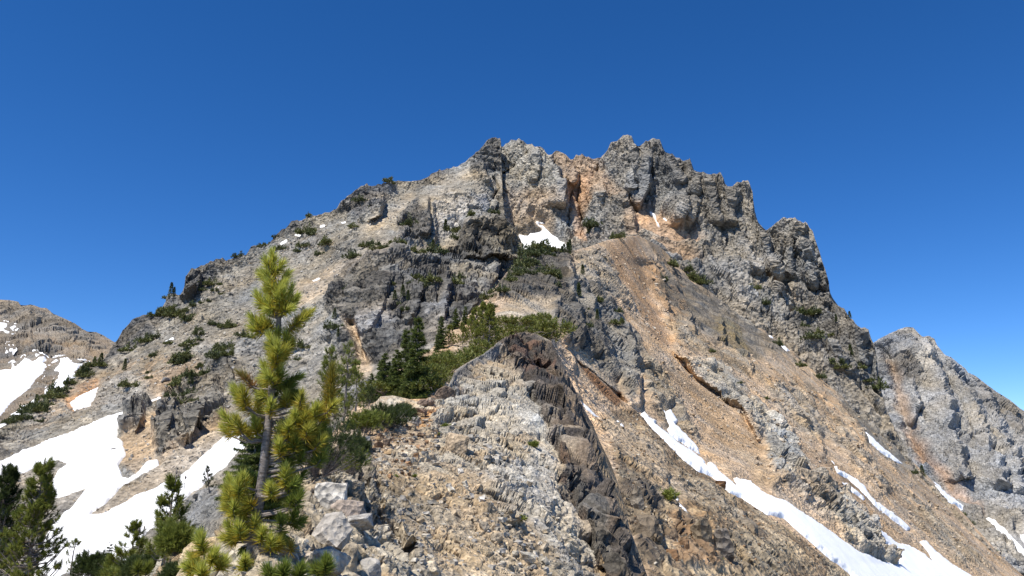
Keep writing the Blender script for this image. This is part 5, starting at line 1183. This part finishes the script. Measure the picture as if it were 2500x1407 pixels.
bs = [(1080, 905, 50, 0), (1060, 930, 44, 2), (1110, 892, 50, 2), (1140, 882, 46, 0), (1200, 866, 40, 2), (1222, 846, 44, 0), (1250, 832, 50, 2), (1288, 824, 62, 0), (1312, 826, 56, 2), (1322, 840, 44, 2), (1250, 806, 42, 2), (1302, 800, 46, 0),
      (1035, 948, 50, 1), (1020, 972, 60, 0), (1050, 962, 46, 2), (920, 992, 50, 1), (936, 986, 52, 2), (962, 990, 50, 2), (1006, 992, 46, 1), (1032, 986, 46, 2), (1076, 946, 50, 0), (1100, 932, 50, 1), (1066, 962, 42, 2), (1140, 905, 34, 2), (1180, 886, 36, 2), (1096, 880, 44, 1), (1064, 905, 40, 0)]
copies('shrub', BUSH, bs, 'shrub', 'bushy shrubs on the wooded saddle', ('branches', 'foliage'), M_LEAF, 'yellow green bush in the thicket of the wooded saddle', ridge, [1.0, 1.3, .8])

# scattered growth far up the slopes: single meshes, copied
def far_conifer(seed):
    r = np.random.default_rng(seed); m = Mesh()
    m.tube([[0, 0, 0], [0, 0, 3.6]], [.09, .02], 4, (.14, .11, .09))
    n = 700; f = r.random(n) ** .8
    rr = (1 - f) ** .75 * r.uniform(.7, 1.1) + .1; az = r.uniform(0, 6.283, n)
    rad = rr * (.55 + .45 * np.sin(f * 31 + az * 2) ** 2) * r.random(n) ** .4 * .95
    p = np.stack([np.cos(az) * rad, np.sin(az) * rad, .15 + f * 3.85], -1)
    d = np.stack([np.cos(az), np.sin(az), r.normal(.1, .4, n)], -1) * .34
    q = np.cross(d, r.normal(0, 1, (n, 3))); q = q / np.linalg.norm(q, axis=1, keepdims=True) * .10
    c = np.array([.075, .095, .03]) * r.uniform(.5, 1.7, (n, 1)) * np.array([1, 1, 1])
    m.add(np.stack([p - q, p + q, p + d], 1), T=np.arange(3 * n).reshape(-1, 3), c=np.repeat(c, 3, 0))
    return m.build('conifer', M_LEAF)
def far_shrub(seed, lime):
    r = np.random.default_rng(seed); m = Mesh()
    n = 800; L = [(r.uniform(-1.35, 1.35), r.uniform(-.9, .9), r.uniform(.2, .62), r.uniform(.35, 1.0) * (1.9 if q in (0, 3, 6) else 1)) for q in range(11)]
    k = r.integers(0, 11, n); La = np.array(L)[k]
    dr = r.normal(0, 1, (n, 3)); dr[:, 2] = np.abs(dr[:, 2]); dr /= np.linalg.norm(dr, axis=1, keepdims=True)
    rad = r.uniform(.6, 1.08, n)[:, None]
    p = np.stack([La[:, 0], La[:, 1], 0 * k], -1) + dr * rad * np.stack([La[:, 2], La[:, 2], La[:, 3]], -1)
    d = (dr + r.normal(0, .5, (n, 3)) + np.array([0, 0, .4])) * .22
    q = np.cross(d, r.normal(0, 1, (n, 3))); q = q / np.linalg.norm(q, axis=1, keepdims=True) * .10
    c = np.array([.125, .135, .042] if lime else [.085, .10, .036]) * r.uniform(.45, 1.6, (n, 1))
    m.add(np.stack([p - q, p + q, p + d], 1), T=np.arange(3 * n).reshape(-1, 3), c=np.repeat(c, 3, 0))
    return m.build('shrub', M_LEAF)
FC = [far_conifer(s) for s in (1, 2, 3)]
FS = [far_shrub(s, s % 2) for s in (11, 12, 13, 14)]
PA = [(870,575,60),(910,600,40),(850,655,40),(825,685,30),(985,655,55),(945,705,35),(1125,565,40),(1120,700,60),(1180,650,40),(1215,640,50),(1240,665,50),(1270,660,40),(1335,640,50),(725,670,45),(635,645,45),(500,705,40),(880,495,30),(705,600,30),(1300,335,40),(1155,435,40),(1200,460,30),(1410,525,60),(1440,690,50),(1590,580,-70),(1530,660,-60),(1560,700,70),(1640,570,50),(1650,620,40),(1730,505,40),(1850,495,40),(290,880,-50),(315,890,30),(375,860,50),(380,895,30),(420,915,20),(175,905,-45),(150,930,40),(130,1000,60),(155,1020,60),(75,1040,40),(30,1150,50),(60,1130,40),(230,1000,40),(240,1040,35),(265,1020,20),(275,980,15),(320,965,20),(355,958,20),(445,1070,40),(385,1075,30),(305,1110,30),(305,1150,30),(260,1170,35),(245,1200,30),(145,1180,25),(215,1250,60),(185,1270,40),(55,1240,30),(320,1290,30),(290,1300,25),(355,1240,30),(430,1210,60),(440,1270,50),(530,1140,40),(575,1160,40),(335,1330,40),(225,1360,60),(270,1385,50),(205,1390,50),(840,1205,60),(875,1210,30),(840,1275,40),(1025,1040,-60),(1030,1090,60),(1060,1170,-50),(1100,880,40),(1130,860,50),(1230,905,25),(1330,940,-60),(1370,930,-70),(1400,950,-60),(1380,990,40),(1420,830,60),(1410,870,30),(1500,885,70),(1480,910,50),(1540,870,30),(1655,830,40),(1640,885,60),(1680,890,40),(1300,860,30),(1350,965,30),(1870,900,50),(1900,950,40),(1830,940,50),(1850,970,40),(1910,945,40),(2060,690,80),(2100,670,80),(2030,740,70),(2000,760,60),(1970,790,50),(2140,680,60),(2240,680,-80),(2210,690,-60),(2160,830,50),(2130,820,60),(2165,880,40),(1930,870,50)]
PB = [(850,40,-60),(830,130,60),(720,260,50),(640,310,50),(610,400,-60),(640,500,50),(500,390,-60),(480,400,50),(400,430,-60),(420,430,50),(440,410,50),(350,470,50),(300,510,60),(270,540,60),(250,540,50),(210,570,60),(190,590,50),(160,600,60),(120,610,50),(150,590,40),(90,650,50),(60,660,40),(40,670,40),(225,610,-50),(190,660,25),(900,350,60),(880,370,50),(930,290,50),(975,240,40),(915,150,40),(950,100,30),(1110,190,50),(1050,190,30),(1105,330,60),(1090,370,60),(1000,430,50),(940,490,-70),(890,480,60),(930,530,50),(890,580,50),(850,620,40),(960,590,30),(750,340,30),(830,290,30),(730,415,30),(725,455,25),(990,380,30),(175,560,-55),(325,490,-45),(430,400,-50),(465,385,-50)]
PC = [(620,90,30),(680,150,30),(910,160,50),(965,155,40),(1070,210,-40),(1135,220,-40),(1040,255,40),(915,230,30),(990,265,40),(1130,350,-60),(1135,380,40),(925,340,50),(890,375,40),(1030,420,60),(1060,440,40),(1210,525,70),(1115,460,40),(985,435,40),(1170,515,30),(780,275,40),(1495,910,-60),(1435,900,30),(730,545,20),(600,485,15),(460,330,20),(1725,1100,30),(1685,1075,25),(1855,1190,25)]
PD = [(640,610,-80),(680,600,60),(785,590,50),(520,660,-70),(490,680,-60),(345,690,70),(380,690,50),(300,730,60),(560,830,-60),(565,900,-80),(650,930,50),(640,1000,-60),(640,1050,-60),(590,1080,40),(745,1070,50),(750,1010,30),(1050,745,50),(1130,770,50),(1165,810,60),(1210,840,60),(1180,830,50),(1005,830,40),(1430,960,40),(1495,1030,30),(1255,1225,25),(1740,1040,50),(1810,1035,40),(330,710,50),(360,670,60),(400,705,50),(280,760,50),(250,800,50),(420,760,50),(440,800,40),(230,850,45),(350,790,45),(200,880,40),(300,810,40)]
spots = [(350 + x / 2.1645, 300 + y / 2.1645, s / 2.1645) for x, y, s in PA] + [(x / 1.9906, 700 + y / 1.9906, s / 1.9906) for x, y, s in PB] \
      + [(1500 + x / 1.99, 700 + y / 1.99, s / 1.99) for x, y, s in PC] + [(1150 + x / 2.164, 300 + y / 2.164, s / 2.164) for x, y, s in PD]
REG = [  # where it grows, in words one can check; first match wins
 (lambda u, v: v < 470 and u > 1100, 'on the dark summit spire'),
 (lambda u, v: u > 2130, 'on the far right crest'),
 (lambda u, v: u > 1860, 'on the dark right cliffs'),
 (lambda u, v: u > 1600 and v > 600, 'on the rocks right of the orange gully'),
 (lambda u, v: 1400 < u < 1600 and v < 620, 'at the foot of the summit wall'),
 (lambda u, v: u > 1370, 'on the grey rib right of the dark one'),
 (lambda u, v: u > 1170 and v > 590, 'on the dark rib below the bright snowfield'),
 (lambda u, v: u > 960, 'on the dark crags around the blocky tower'),
 (lambda u, v: u > 800 and v < 620, 'near the large dark skyline crag'),
 (lambda u, v: u > 790, 'along the edge of the central dark crags'),
 (lambda u, v: u < 260 and v > 850, 'in the dark band along the lower left edge of the shoulder'),
 (lambda u, v: v < 790 and u < 460, 'by the left skyline bluffs'),
 (lambda u, v: u > 640 and v < 720, 'on the pale scree beside the tall pine top'),
 (lambda u, v: v > 900, 'around the low crag above the forked snowfield'),
 (lambda u, v: True, 'on the pale scree of the left slope'),
]
first = set()
RIDGE_SKY = lambda u: np.interp(u, ridge.us, ridge.vt)
for i, (u, v, s) in enumerate(spots):
    con = s < 0
    s = abs(s) * (1.0 if con else .92)
    SNK = knoll.vt[int(np.argmin(np.abs(knoll.us - u)))] if knoll.u0 < u < 1600 else 9999
    vb = v + s * .38
    ld = ridge if (u > 1130 and vb > RIDGE_SKY(u) - 1) else (mountain if u > 1290 else shoulder)
    p = ld.at(u, vb)
    src = FC[i % 3] if con else FS[i % 4]
    o = src if src.name not in first else src.copy()
    if src.name in first: COL.objects.link(o)
    else: first.add(src.name)
    k = s * p[1] / F / (4.0 if con else 1.75)
    o.location = (float(p[0]), float(p[1]), float(p[2]) - .05)
    o.rotation_euler = (0, 0, i * 1.3)
    o.scale = (k * (1.0 if con else 1.15), k * (1.0 if con else 1.15), k * (1.0 if con else 1.0))
    ph = next(t for f, t in REG if f(u, v))
    nm = ('small dark conifer spire ' if con else 'dark green low shrub ') + ph
    tag(o, nm, 'conifer' if con else 'shrub', ('conifers ' if con else 'shrubs ') + ph)
for o in FC + FS:
    if o.name not in first: bpy.data.objects.remove(o)
